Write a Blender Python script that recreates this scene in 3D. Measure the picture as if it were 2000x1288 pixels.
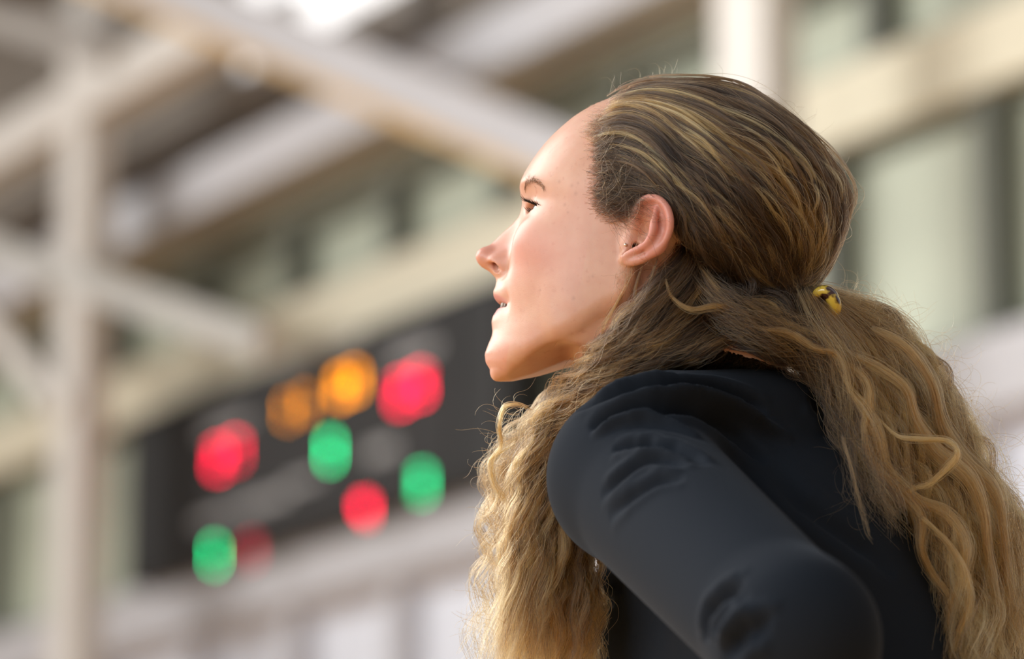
import bpy, bmesh, math, random
import numpy as np
from mathutils import Vector, Matrix

SC = bpy.context.scene
COL = SC.collection
for o in list(bpy.data.objects):
    bpy.data.objects.remove(o, do_unlink=True)

# ------------------------------------------------------------------ camera
FPX = 7500.0                       # focal length in pixels of the 2000 px frame (135 mm)
TH = math.radians(12.45)           # the photographer sits low and aims up
CAM = np.array([0.0, 0.0, 0.85])
cd = bpy.data.cameras.new('camera')
cam = bpy.data.objects.new('camera', cd)
COL.objects.link(cam)
cam.location = CAM
cam.rotation_euler = (math.pi / 2 + TH, 0, 0)
cd.sensor_width = 36.0
cd.lens = 135.0
cd.clip_end = 200
cd.dof.use_dof = True
cd.dof.focus_distance = 2.90
cd.dof.aperture_fstop = 3.4
SC.camera = cam

# ------------------------------------------------------------------ world and lights
w = bpy.data.worlds.new('hall_air')
SC.world = w
w.use_nodes = True
w.node_tree.nodes['Background'].inputs[0].default_value = (0.93, 0.96, 1.0, 1)
w.node_tree.nodes['Background'].inputs[1].default_value = 0.40

def area(name, loc, target, sx, sy, power, col):
    l = bpy.data.lights.new(name, 'AREA')
    l.shape = 'RECTANGLE'; l.size = sx; l.size_y = sy
    l.energy = power; l.color = col
    o = bpy.data.objects.new(name, l)
    COL.objects.link(o)
    o.location = loc
    o.rotation_euler = (Vector(target) - Vector(loc)).to_track_quat('-Z', 'Y').to_euler()
    return o

# tall window front on the far side of the court, to the person's front
area('window_light', (-5.3, 5.2, 5.2), (0.1, 2.9, 1.5), 6.0, 3.6, 600, (1.0, 0.99, 0.975))
# the hall's other window front, behind the photographer's left shoulder
area('window_light', (-4.8, -1.2, 3.0), (0.2, 2.8, 1.4), 4.5, 2.4, 265, (0.90, 0.955, 1.0))
# area lights added out of view to brighten the side wall, not real fittings
area('wall_fill_light', (-13.0, 18.5, 7.6), (-1.5, 20.0, 5.5), 8.0, 2.5, 760, (1.0, 0.98, 0.94))
cl2 = area('wall_fill_light', (-10.0, 11.5, 7.8), (3.5, 13.5, 4.8), 6.0, 2.0, 215, (1.0, 0.98, 0.94))
cl2.data.spread = math.radians(75)

vs = SC.view_settings
vs.view_transform = 'Standard'
vs.look = 'None'
vs.exposure = 0.0
vs.gamma = 1.0
vs.use_curve_mapping = False
try:
    SC.cycles.use_denoising = True
except Exception:
    pass

# ------------------------------------------------------------------ helpers
R_ = np.array([1.0, 0, 0])
FW = np.array([0, math.cos(TH), math.sin(TH)])
UP = np.array([0, -math.sin(TH), math.cos(TH)])
def ray(px, py):
    return FW + (px - 1000) / FPX * R_ - (py - 644) / FPX * UP
def atY(px, py, Y):
    r = ray(px, py)
    return CAM + r * (Y / r[1])
def project(P):
    d = P - CAM
    z = d @ FW
    return 1000 + FPX * (d @ R_) / z, 644 - FPX * (d @ UP) / z

def tag(o, label=None, cat=None, group=None, kind=None):
    if label: o['label'] = label
    if cat: o['category'] = cat
    if group: o['group'] = group
    if kind: o['kind'] = kind
    return o

def mat(name, col, rough=0.6, metal=0.0, noise=0.0, scale=8.0, emit=None, estr=0.0, sheen=0.0, spec=0.5):
    m = bpy.data.materials.new(name)
    m.use_nodes = True
    nt = m.node_tree
    b = nt.nodes['Principled BSDF']
    b.inputs['Base Color'].default_value = (*col, 1)
    b.inputs['Roughness'].default_value = rough
    b.inputs['Metallic'].default_value = metal
    b.inputs['Specular IOR Level'].default_value = spec
    if sheen:
        b.inputs['Sheen Weight'].default_value = sheen
    if emit:
        b.inputs['Emission Color'].default_value = (*emit, 1)
        b.inputs['Emission Strength'].default_value = estr
    if noise:
        tc = nt.nodes.new('ShaderNodeTexCoord')
        n = nt.nodes.new('ShaderNodeTexNoise')
        n.inputs['Scale'].default_value = scale
        n.inputs['Detail'].default_value = 4
        mp = nt.nodes.new('ShaderNodeMapRange')
        mp.inputs['From Min'].default_value = 0.3
        mp.inputs['From Max'].default_value = 0.7
        mp.inputs['To Min'].default_value = 1 - noise
        mp.inputs['To Max'].default_value = 1 + noise
        mx = nt.nodes.new('ShaderNodeVectorMath')
        mx.operation = 'SCALE'
        mx.inputs[0].default_value = col
        nt.links.new(tc.outputs['Object'], n.inputs['Vector'])
        nt.links.new(n.outputs['Fac'], mp.inputs['Value'])
        nt.links.new(mp.outputs['Result'], mx.inputs['Scale'])
        nt.links.new(mx.outputs['Vector'], b.inputs['Base Color'])
    return m

def link_mesh(name, me, m=None, parent=None, smooth=False):
    o = bpy.data.objects.new(name, me)
    COL.objects.link(o)
    if m is not None and not me.materials:
        me.materials.append(m)
    if parent is not None:
        o.parent = parent
    if smooth:
        me.polygons.foreach_set('use_smooth', np.ones(len(me.polygons), dtype=bool))
    return o

def mesh_py(name, v, f, m=None, parent=None, smooth=False):
    me = bpy.data.meshes.new(name)
    me.from_pydata([tuple(map(float, p)) for p in v], [], f)
    me.update()
    return link_mesh(name, me, m, parent, smooth)

def empty(name, loc=(0, 0, 0), rz=0.0):
    o = bpy.data.objects.new(name, None)
    COL.objects.link(o)
    o.location = loc
    o.rotation_euler = (0, 0, rz)
    return o

def box_bm(bm, c0, c1, mtx=None):
    x0, y0, z0 = c0; x1, y1, z1 = c1
    vs_ = [bm.verts.new(p) for p in ((x0,y0,z0),(x1,y0,z0),(x1,y1,z0),(x0,y1,z0),(x0,y0,z1),(x1,y0,z1),(x1,y1,z1),(x0,y1,z1))]
    for q in ((0,3,2,1),(4,5,6,7),(0,1,5,4),(1,2,6,5),(2,3,7,6),(3,0,4,7)):
        bm.faces.new([vs_[i] for i in q])
    if mtx is not None:
        bmesh.ops.transform(bm, matrix=mtx, verts=vs_)

def bm_obj(name, bm, m, parent=None, bevel=0.0, smooth=False):
    if bevel:
        bmesh.ops.bevel(bm, geom=list(bm.edges), offset=bevel, segments=2, affect='EDGES', profile=0.5)
    bmesh.ops.recalc_face_normals(bm, faces=list(bm.faces))
    me = bpy.data.meshes.new(name)
    bm.to_mesh(me); bm.free()
    return link_mesh(name, me, m, parent, smooth)
# ------------------------------------------------------------------ the hall
AL = math.radians(30.4)            # the long side wall runs away to the left at this angle
WU = np.array([math.sin(AL), -math.cos(AL), 0.0])      # along the wall, towards the viewer
WN = np.array([-math.cos(AL), -math.sin(AL), 0.0])     # out of the wall, into the hall
P0 = atY(600, 700, 20.0); P0[2] = 0.0
WROT = math.atan2(WU[1], WU[0])
def wpt(u, n, z):
    return P0 + WU * u + WN * n + np.array([0, 0, z])
def wallpx(px, py, n=0.0):
    """wall coordinates (u, z) of a spot seen in the photograph, on the plane n metres in front of the wall"""
    r = ray(px, py)
    t = ((P0 + WN * n - CAM) @ WN) / (r @ WN)
    P = CAM + r * t
    return (P - P0) @ WU, P[2]

M_cream = mat('painted_cream', (0.72, 0.68, 0.54), 0.7, noise=0.05, scale=1.5)
M_white = mat('painted_white', (0.76, 0.74, 0.71), 0.7, noise=0.04, scale=1.2)
M_grey = mat('painted_grey', (0.56, 0.56, 0.54), 0.7, noise=0.05, scale=1.2)
M_lilac = mat('painted_light_grey', (0.575, 0.58, 0.62), 0.7, noise=0.05, scale=1.0)
M_olive = mat('bronze_window_frame', (0.20, 0.20, 0.145), 0.6, noise=0.1, scale=3)
M_dark = mat('dark_window_frame', (0.11, 0.12, 0.095), 0.5)
M_brown = mat('ceiling_boards', (0.24, 0.21, 0.18), 0.8, noise=0.15, scale=1.5)
M_wood = mat('glued_timber', (0.60, 0.39, 0.16), 0.55, noise=0.12, scale=3)
M_floorwood = mat('court_floor', (0.74, 0.40, 0.12), 0.45, noise=0.12, scale=4)
M_lowpane = mat('frosted_pane', (0.80, 0.85, 0.96), 0.6, noise=0.04, scale=1)
M_pane = mat('sage_glass', (0.46, 0.50, 0.40), 0.5, noise=0.22, scale=0.9)
M_bluepane = mat('pale_blue_glass', (0.50, 0.60, 0.63), 0.15, noise=0.05, scale=1)
M_lowframe = mat('pale_window_frame', (0.62, 0.63, 0.68), 0.6)
M_rail = mat('rail_paint', (0.40, 0.38, 0.36), 0.6, noise=0.08, scale=1.5)
M_sky = mat('skylight_glass', (0.8, 0.8, 0.8), 0.3, emit=(1, 0.99, 1), estr=1.0)

def wbox(name, u0, u1, z0, z1, n0, n1, m, parent=None, bevel=0.0):
    """a box in wall coordinates: u along, z up, n out of the wall"""
    bm = bmesh.new()
    c = ((u0 + u1) / 2, (n0 + n1) / 2, (z0 + z1) / 2)
    h = (abs(u1 - u0) / 2, abs(n1 - n0) / 2, abs(z1 - z0) / 2)
    box_bm(bm, (-h[0], -h[1], -h[2]), h)
    o = bm_obj(name, bm, m, parent, bevel)
    loc = wpt(c[0], c[1], c[2])
    mw = Matrix.Translation(Vector(loc)) @ Matrix.Rotation(WROT, 4, 'Z') @ Matrix.Scale(-1, 4, (0, 1, 0))
    if parent is None:
        o.location = loc
        o.rotation_euler = (0, 0, WROT)
    else:
        o.parent = parent
        o.matrix_parent_inverse = Matrix.Identity(4)
        o.matrix_local = parent_matrix(parent).inverted() @ (Matrix.Translation(Vector(loc)) @ Matrix.Rotation(WROT, 4, 'Z'))
    return o
def parent_matrix(o):
    m = Matrix.Translation(o.location) @ o.rotation_euler.to_matrix().to_4x4()
    if o.parent is not None:
        m = parent_matrix(o.parent) @ o.matrix_parent_inverse @ m
    return m

def beam(name, A, B, wd, hg, m, parent=None, roll_up=(0, 0, 1)):
    """a straight member from A to B (world points), wd thick sideways, hg deep"""
    A = Vector(A); B = Vector(B)
    d = (B - A); L = d.length; d.normalize()
    s = Vector(roll_up).cross(d).normalized()
    t = d.cross(s).normalized()
    bm = bmesh.new()
    box_bm(bm, (-L / 2, -wd / 2, -hg / 2), (L / 2, wd / 2, hg / 2))
    o = bm_obj(name, bm, m, parent, bevel=min(wd, hg) * 0.06)
    M = Matrix((( d.x, s.x, t.x), (d.y, s.y, t.y), (d.z, s.z, t.z))).to_4x4()
    M = Matrix.Translation((A + B) / 2) @ M
    if parent is not None:
        M = parent_matrix(parent).inverted() @ M
    o.matrix_local = M
    return o

# floor
bm = bmesh.new()
box_bm(bm, (-30, -8, -0.2), (16, 44, 0.0))
tag(bm_obj('floor', bm, M_floorwood), 'honey-coloured wooden court floor of the hall', 'floor', kind='structure')

# side wall: masonry below, then beams and window bands
UL, UR = -22.0, 16.0
wall = wbox('wall_back', UL, UR, 0.0, 6.6, -0.35, -0.12, M_grey)
tag(wall, 'long side wall of the hall behind scoreboard and windows', 'wall', kind='structure')
wbox('lower_panel', UL, UR, 0.0, 2.2, -0.12, 0.0, M_white, wall)
t1 = wbox('trim_1', UL, UR, 3.78, 4.09, -0.1, 0.12, M_lilac)
tag(t1, 'light grey ledge beam running below the scoreboard', 'beam', kind='structure')
t2 = wbox('trim_2', UL, UR, 5.10, 5.42, -0.1, 0.10, M_cream)
tag(t2, 'cream beam running above the scoreboard between window bands', 'beam', kind='structure')
t3 = wbox('trim_3', UL, UR, 5.98, 6.26, -0.1, 0.42, M_lilac)
tag(t3, 'light grey eaves beam where wall meets ceiling', 'beam', kind='structure')
wbox('soffit', UL, UR, 5.86, 5.98, -0.1, 0.06, M_olive, t3)

def band(name, label, z0, z1, us, pane_m, frame_m, mull=0.09):
    """a row of panes between mullions at the positions us"""
    o = wbox(name, UL, UR, z0, z0 + 0.05, -0.12, 0.02, frame_m)
    tag(o, label, 'window', kind='structure')
    wbox('head_rail', UL, UR, z1 - 0.04, z1, -0.12, 0.02, frame_m, o)
    us = sorted(us)
    st = us[1] - us[0]
    while us[0] - st > UL: us.insert(0, us[0] - st)
    while us[-1] + st < UR: us.append(us[-1] + st)
    for u in us:
        wbox('mullion', u - mull / 2, u + mull / 2, z0, z1, -0.12, 0.05, frame_m, o)
    for a, b in zip(us[:-1], us[1:]):
        wbox('pane', a + mull / 2, b - mull / 2, z0 + 0.05, z1 - 0.04, -0.11, -0.08, pane_m, o)
    return o
band('window_1', 'upper band of sage tinted windows under the eaves', 5.42, 5.86,
     [-8.4, -7.2, -6.0, -4.8, -3.6, -2.42, -1.27, -0.14, 0.98, 2.1, 3.2, 4.3, 5.2, 6.4, 7.6, 8.8], M_pane, M_dark, 0.13)
band('window_2', 'tall band of sage tinted windows beside the scoreboard', 4.09, 5.10,
     [-8.4, -7.0, -5.6, -4.2, -2.9, -1.5, -0.1, 1.3, 2.6, 3.75, 4.86, 5.97, 7.1, 8.3], M_pane, M_dark, 0.14)
band('window_3', 'lower band of pale frosted windows under the ledge', 2.2, 3.78,
     [-8.5, -7.3, -6.1, -4.9, -3.7, -2.5, -1.3, -0.1, 1.05, 2.2, 3.4, 4.6, 5.8, 7.0, 8.2], M_lowpane, M_lowframe, 0.12)

# boarded gable strip above the eaves, with a rail and a clerestory pane
gw = wbox('wall_upper', UL, UR, 6.26, 8.2, -0.3, -0.05, M_brown)
tag(gw, 'dark brown boarded wall strip above the eaves beam', 'wall', kind='structure')
zb = 6.26
while zb < 8.15:
    wbox('board', UL, UR, zb + 0.006, zb + 0.145, -0.05, -0.03, M_brown, gw)
    zb += 0.15
z_r0 = wallpx(400, 275)[1]; z_r1 = wallpx(400, 215)[1]
wbox('rail', UL, 1.3, z_r0, z_r1, -0.03, 0.1, M_rail, gw)
z_r0 = wallpx(400, 130)[1]
wbox('rail', UL, -0.1, z_r0, z_r0 + 0.1, -0.03, 0.1, M_rail, gw)
ua, ub = wallpx(470, 10)[0], wallpx(835, 20)[0]
zc = wallpx(700, 42)[1]
w4 = wbox('window_4', ua, ub, zc, zc + 0.04, -0.03, 0.03, M_rail)
tag(w4, 'bright clerestory window high under the roof', 'window', kind='structure')
wbox('pane', ua, ub, zc + 0.04, zc + 0.75, -0.03, 0.0, M_sky, w4)

cl = wbox('ceiling', UL, UR, 8.2, 8.35, -0.4, 6.0, M_brown)
tag(cl, 'brown boarded ceiling of the hall', 'ceiling', kind='structure')

ew = wbox('wall_end', UL - 0.3, UL, 0.0, 8.35, -0.4, 15.0, M_white)
tag(ew, 'plain white end wall closing the hall far beyond the column', 'wall', kind='structure')
wbox('wainscot', UL, UL + 0.04, 0.0, 2.4, -0.1, 15.0, M_wood, ew)
# steel frame standing in front of the wall
NC = 0.9
def column(name, px, label):
    u, z = wallpx(px, 600, NC)
    o = wbox(name, u - 0.36, u, 0.0, 7.3, NC - 0.17, NC, M_white, bevel=0.012)
    tag(o, label, 'column', kind='structure')
    return o
c1 = column('column', 160, 'white steel column standing before the far end of the wall')
c2 = column('column', 1500, 'white steel column rising behind the person at the head')
zD = wallpx(210, 160, NC)[1]
d = wbox('trim_4', UL, wallpx(425, 60, NC)[0], zD - 0.13, zD + 0.13, NC - 0.22, NC + 0.02, M_white, bevel=0.01)
tag(d, 'light grey longitudinal beam resting on the far column', 'beam', kind='structure')

def pin(px, py, n):
    u, z = wallpx(px, py, n)
    return wpt(u, n, z)
def rafter(name, a, b, wd, hg, label, m=M_white, flange=True):
    A = pin(*a); B = pin(*b)
    o = beam(name, A, B, wd, hg, m)
    tag(o, label, 'beam', kind='structure')
    if flange:
        f = Vector((0, 0, -(hg / 2 + 0.032)))
        beam('timber_flange', Vector(A) + f, Vector(B) + f, wd * 1.1, 0.064, M_wood, o)
    return o
rafter('roof_rafter', (150, -95, 1.6), (1320, 395, 0.25), 0.16, 0.24, 'white sloping rafter with timber underside crossing above the windows', M_lilac)
rafter('roof_rafter', (-160, -10, 1.3), (215, 105, 0.95), 0.12, 0.16, 'grey sloping rafter meeting the far column', M_rail, False)
rafter('brace', (-120, 450, 1.0), (520, 672, 0.7), 0.10, 0.17, 'pale grey diagonal brace crossing the far column', M_grey, False)
rafter('brace', (-60, 590, 1.0), (130, 800, 0.9), 0.10, 0.15, 'short pale diagonal brace below the crossing brace', M_white, False)
# ------------------------------------------------------------------ the scoreboard
M_sbblack = mat('scoreboard_black', (0.012, 0.012, 0.013), 0.7, noise=0.15, scale=4)
M_sbface = mat('scoreboard_face', (0.024, 0.024, 0.026), 0.8, noise=0.1, scale=4)
M_sbprint = mat('faded_print', (0.42, 0.42, 0.43), 0.7)
def led(name, col, s):
    m = mat(name, (0.02, 0.02, 0.02), 0.4, emit=col, estr=s)
    return m
M_red = led('led_red', (1.0, 0.0, 0.045), 13.0)
M_hot = led('led_bright_red', (1.0, 0.0, 0.045), 18.0)
M_dimred = led('led_dim_red', (1.0, 0.01, 0.06), 3.0)
M_green = led('led_green', (0.0, 0.70, 0.23), 11.0)
M_bright = led('led_bright_green', (0.0, 0.70, 0.23), 24.0)
M_orange = led('led_amber', (1.0, 0.30, 0.0), 11.0)
SBZ0, SBZ1 = 4.07, 5.02
SU0, SU1 = wallpx(236, 1000, 0.3)[0], wallpx(985, 800, 0.3)[0]
sb = empty('scoreboard', wpt((SU0 + SU1) / 2, 0.0, SBZ0))
tag(sb, 'black electronic scoreboard with red, green and amber digits on the wall', 'scoreboard')
wbox('housing', SU0, SU1, SBZ0, SBZ1, 0.10, 0.27, M_sbblack, sb, bevel=0.012)
fa, fb = wallpx(330, 1000, 0.3)[0], wallpx(880, 800, 0.3)[0]
face = wbox('face_panel', fa, fb, SBZ0 + 0.03, SBZ1 - 0.04, 0.27, 0.285, M_sbface, sb)
wbox('side_panel', SU0 + 0.03, fa - 0.03, SBZ0 + 0.04, SBZ1 - 0.10, 0.27, 0.28, M_sbblack, sb)
wbox('side_panel', fb + 0.03, SU1 - 0.03, SBZ0 + 0.04, SBZ1 - 0.10, 0.27, 0.28, M_sbblack, sb)
SEG = {'0': 'abcdef', '1': 'bc', '2': 'abged', '3': 'abgcd', '4': 'fgbc', '5': 'afgcd', '6': 'afgedc', '7': 'abc', '8': 'abcdefg', '9': 'abcdfg'}
def digit(px, py, ch, m, hz, wu):
    """one seven segment digit, hz tall and wu wide, each lit segment a bar"""
    u, z = wallpx(px, py, 0.295)
    th = hz * 0.13
    d = wbox('digit', u - wu * 0.62, u + wu * 0.62, z - hz * 0.58, z + hz * 0.58, 0.285, 0.289, M_sbblack, sb)
    h = hz / 2; x = wu / 2
    bars = {'a': (-x, x, h - th, h), 'g': (-x, x, -th / 2, th / 2), 'd': (-x, x, -h, -h + th),
            'f': (-x, -x + th, 0.01, h - 0.005), 'b': (x - th, x, 0.01, h - 0.005),
            'e': (-x, -x + th, -h + 0.005, -0.01), 'c': (x - th, x, -h + 0.005, -0.01)}
    for s in SEG[ch]:
        a0, a1, b0, b1 = bars[s]
        wbox('segment', u + a0, u + a1, z + b0, z + b1, 0.289, 0.294, m, d)
for args in ((425, 897, '2', M_red, 0.135, 0.085), (457, 884, '7', M_red, 0.135, 0.085),
             (556, 805, '1', M_orange, 0.12, 0.07), (590, 790, '1', M_orange, 0.12, 0.07),
             (664, 757, '0', M_orange, 0.12, 0.07), (690, 745, '3', M_orange, 0.12, 0.07),
             (782, 768, '2', M_red, 0.13, 0.085), (818, 752, '5', M_red, 0.13, 0.085),
             (640, 882, '1', M_bright, 0.14, 0.06),
             (710, 996, '4', M_hot, 0.11, 0.07), (822, 945, '3', M_green, 0.12, 0.06),
             (414, 1086, '1', M_bright, 0.13, 0.07), (490, 1076, '5', M_dimred, 0.11, 0.07)):
    digit(*args)
# faded captions printed above the digit windows
for (x0, x1, y, hh) in ((395, 485, 835, 0.05), (545, 700, 690, 0.05), (760, 850, 690, 0.06), (430, 560, 985, 0.06), (715, 770, 880, 0.07), (560, 620, 940, 0.05), (380, 470, 1010, 0.05)):
    ua = wallpx(x0, y, 0.29)[0]; ub = wallpx(x1, y, 0.29)[0]; z = wallpx((x0 + x1) / 2, y, 0.29)[1]
    wbox('caption', ua, ub, z - hh / 2, z + hh / 2, 0.285, 0.287, M_sbprint, sb)
# ------------------------------------------------------------------ sculpting with distance fields
def surface_nets(vol, org, h):
    """quads of the zero surface of a sampled field (negative inside)"""
    nx, ny, nz = vol.shape
    ins = vol < 0
    cnt = np.zeros((nx - 1, ny - 1, nz - 1), np.uint8)
    for dx in (0, 1):
        for dy in (0, 1):
            for dz in (0, 1):
                cnt += ins[dx:nx - 1 + dx, dy:ny - 1 + dy, dz:nz - 1 + dz]
    act = (cnt > 0) & (cnt < 8)
    ci = np.argwhere(act)
    idx = np.full(act.shape, -1, np.int64)
    idx[act] = np.arange(len(ci))
    acc = np.zeros((len(ci), 3)); num = np.zeros(len(ci))
    corners = np.array([(0,0,0),(1,0,0),(0,1,0),(1,1,0),(0,0,1),(1,0,1),(0,1,1),(1,1,1)])
    vals = np.stack([vol[ci[:,0]+c[0], ci[:,1]+c[1], ci[:,2]+c[2]] for c in corners], 1)
    for a, b in ((0,1),(2,3),(4,5),(6,7),(0,2),(1,3),(4,6),(5,7),(0,4),(1,5),(2,6),(3,7)):
        va, vb = vals[:,a], vals[:,b]
        m = (va < 0) != (vb < 0)
        t = np.where(m, va / np.where(m, va - vb, 1), 0)
        p = corners[a] + t[:,None] * (corners[b] - corners[a])
        acc += p * m[:,None]; num += m
    V = (ci + acc / num[:,None]) * h + org
    faces = []
    for ax in range(3):
        sl0 = [slice(None)] * 3; sl1 = [slice(None)] * 3
        sl0[ax] = slice(0, -1); sl1[ax] = slice(1, None)
        a = ins[tuple(sl0)]; b = ins[tuple(sl1)]
        e = np.argwhere(a != b)
        flip = a[tuple(e.T)]
        o1, o2 = [(1, 2), (2, 0), (0, 1)][ax]
        ok = (e[:,o1] > 0) & (e[:,o2] > 0) & (e[:,o1] < vol.shape[o1] - 1) & (e[:,o2] < vol.shape[o2] - 1)
        e = e[ok]; flip = flip[ok]
        d1 = np.zeros(3, int); d1[o1] = 1
        d2 = np.zeros(3, int); d2[o2] = 1
        q = [idx[tuple((e - d1 - d2).T)], idx[tuple((e - d2).T)], idx[tuple(e.T)], idx[tuple((e - d1).T)]]
        Q = np.stack(q, 1)
        Q[~flip] = Q[~flip][:, ::-1]
        faces.append(Q)
    return V, np.concatenate(faces)

def laplace(V, Q, it=2, lam=0.5):
    n = len(V)
    E = np.concatenate([Q[:, [0, 1]], Q[:, [1, 2]], Q[:, [2, 3]], Q[:, [3, 0]]])
    E = np.concatenate([E, E[:, ::-1]])
    deg = np.bincount(E[:, 0], minlength=n).astype(float)
    for k in range(it):
        for l in (lam, -lam * 1.04):
            S = np.stack([np.bincount(E[:, 0], V[E[:, 1], c], n) for c in range(3)], 1)
            V = V + l * (S / deg[:, None] - V)
    return V

def quad_mesh(name, V, Q, m=None, parent=None):
    me = bpy.data.meshes.new(name)
    me.vertices.add(len(V)); me.vertices.foreach_set('co', np.ascontiguousarray(V, np.float32).ravel())
    me.loops.add(4 * len(Q)); me.loops.foreach_set('vertex_index', np.ascontiguousarray(Q, np.int32).ravel())
    me.polygons.add(len(Q)); me.polygons.foreach_set('loop_start', np.arange(0, 4 * len(Q), 4, dtype=np.int32))
    me.polygons.foreach_set('loop_total', np.full(len(Q), 4, np.int32))
    me.update(calc_edges=True)
    me.validate()
    return link_mesh(name, me, m, parent, smooth=True)

def ellip(X, Y, Z, c, r):
    x = (X - c[0]) / r[0]; y = (Y - c[1]) / r[1]; z = (Z - c[2]) / r[2]
    k0 = np.sqrt(x * x + y * y + z * z)
    k1 = np.sqrt((x / r[0]) ** 2 + (y / r[1]) ** 2 + (z / r[2]) ** 2) + 1e-9
    return k0 * (k0 - 1) / k1
def smin(a, b, k):
    h = np.clip(0.5 + 0.5 * (b - a) / k, 0, 1)
    return b + (a - b) * h - k * h * (1 - h)
def smax(a, b, k):
    return -smin(-a, -b, k)
def capsule(X, Y, Z, a, b, ra, rb):
    a = np.asarray(a, float); b = np.asarray(b, float)
    d = b - a; L2 = d @ d
    t = np.clip(((X - a[0]) * d[0] + (Y - a[1]) * d[1] + (Z - a[2]) * d[2]) / L2, 0, 1)
    dx = X - a[0] - t * d[0]; dy = Y - a[1] - t * d[1]; dz = Z - a[2] - t * d[2]
    return np.sqrt(dx * dx + dy * dy + dz * dz) - (ra + (rb - ra) * t)
def tube(X, Y, Z, pts, rad):
    f = None
    for i in range(len(pts) - 1):
        g = capsule(X, Y, Z, pts[i], pts[i + 1], rad[i], rad[i + 1])
        f = g if f is None else np.minimum(f, g)
    return f
def crom(pts, n):
    """Catmull-Rom through the points, n samples in all"""
    P = np.asarray(pts, float)
    if len(P) == 2:
        t = np.linspace(0, 1, n)[:, None]
        return P[0] * (1 - t) + P[1] * t
    Q = np.concatenate([[2 * P[0] - P[1]], P, [2 * P[-1] - P[-2]]])
    t = np.linspace(0, len(P) - 1, n); i = np.minimum(t.astype(int), len(P) - 2); u = (t - i)[:, None]
    p0, p1, p2, p3 = Q[i], Q[i + 1], Q[i + 2], Q[i + 3]
    return 0.5 * (2 * p1 + (p2 - p0) * u + (2 * p0 - 5 * p1 + 4 * p2 - p3) * u ** 2 + (3 * p1 - p0 - 3 * p2 + p3) * u ** 3)
def gs(x, s):
    return np.exp(-(x / s) ** 2)
def pinterp(x, xs, ys):
    """smooth monotone-ish interpolation through (xs, ys)"""
    xs = np.asarray(xs, float); ys = np.asarray(ys, float)
    xi = np.linspace(xs[0], xs[-1], 600)
    d = np.gradient(ys, xs)
    i = np.clip(np.searchsorted(xs, xi) - 1, 0, len(xs) - 2)
    h = xs[i + 1] - xs[i]; t = (xi - xs[i]) / h
    yi = (2*t**3-3*t**2+1)*ys[i] + (t**3-2*t**2+t)*h*d[i] + (-2*t**3+3*t**2)*ys[i+1] + (t**3-t**2)*h*d[i+1]
    return np.interp(x, xi, yi)

def biggest(V, Q):
    """only the largest connected piece"""
    lab = np.arange(len(V))
    while True:
        m = lab[Q].min(1)
        new = lab.copy()
        for k in range(4):
            np.minimum.at(new, Q[:, k], m)
        new = new[new]
        if (new == lab).all(): break
        lab = new
    keep = lab == np.bincount(lab).argmax()
    idx = np.cumsum(keep) - 1
    return V[keep], idx[Q[keep[Q[:, 0]]]]
# ------------------------------------------------------------------ the person: head
# head frame in mm: a forward, b to the side facing the viewer, c up; origin between the ears
def head_frame(tau, psi):
    t, p = math.radians(tau), math.radians(-psi)
    A = np.array([-math.cos(t), 0, math.sin(t)]); C = np.array([math.sin(t), 0, math.cos(t)]); B = np.array([0, -1.0, 0])
    Rz = np.array([[math.cos(p), -math.sin(p), 0], [math.sin(p), math.cos(p), 0], [0, 0, 1]])
    return np.stack([Rz @ A, Rz @ B, Rz @ C])
HM = head_frame(13, 10)
HO = atY(1213, 478, 2.80) - HM.T @ np.array([0.005, 0.070, 0.0])
def h2w(q):
    return np.asarray(q) * 0.001 @ HM + HO
def w2h(P):
    return (np.asarray(P) - HO) @ HM.T * 1000
def px2sag(px, py, b=0.0):
    """head coordinates of a photographed spot, on the plane b mm beside the midline"""
    r = ray(px, py)
    O = HO + HM[1] * b * 0.001
    t = ((O - CAM) @ HM[1]) / (r @ HM[1])
    return w2h(CAM + r * t)

PROF = [(1152,213),(1117,243.5),(1087,276),(1061,306.6),(1041,332),(1028.7,349.5),(1021.7,364),(1018.5,374),(1021,384),(1026,395),(1022,410),(1015.6,423),(1000,439),(976,461),(957.6,479),(942,490),(935.4,498.6),(934.5,505),(938.8,515.6),(947,524),(959,534),(967.5,543),(970,551),(968.5,562),(964,571),(964,579),(967,585.7),(974,594),(979,600),(971,608),(962.7,620),(960,630),(962,650),(960,660),(953,675),(946.4,692.5),(948,708),(956,722)]
pr = np.array([px2sag(*p) for p in PROF])
pr_c = pr[:, 2][::-1]; pr_a = pr[:, 0][::-1]
keep = np.concatenate([[True], np.diff(np.maximum.accumulate(pr_c)) > 0.2])
pr_c, pr_a = pr_c[keep], pr_a[keep]

HS = 1.15
ax_a = np.arange(-152, 136, HS); ax_b = np.arange(-HS * 1.5, 96, HS); ax_c = np.arange(-150, 142, HS)
GA, GB, GC = np.meshgrid(ax_a, ax_b, ax_c, indexing='ij', sparse=True)

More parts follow.
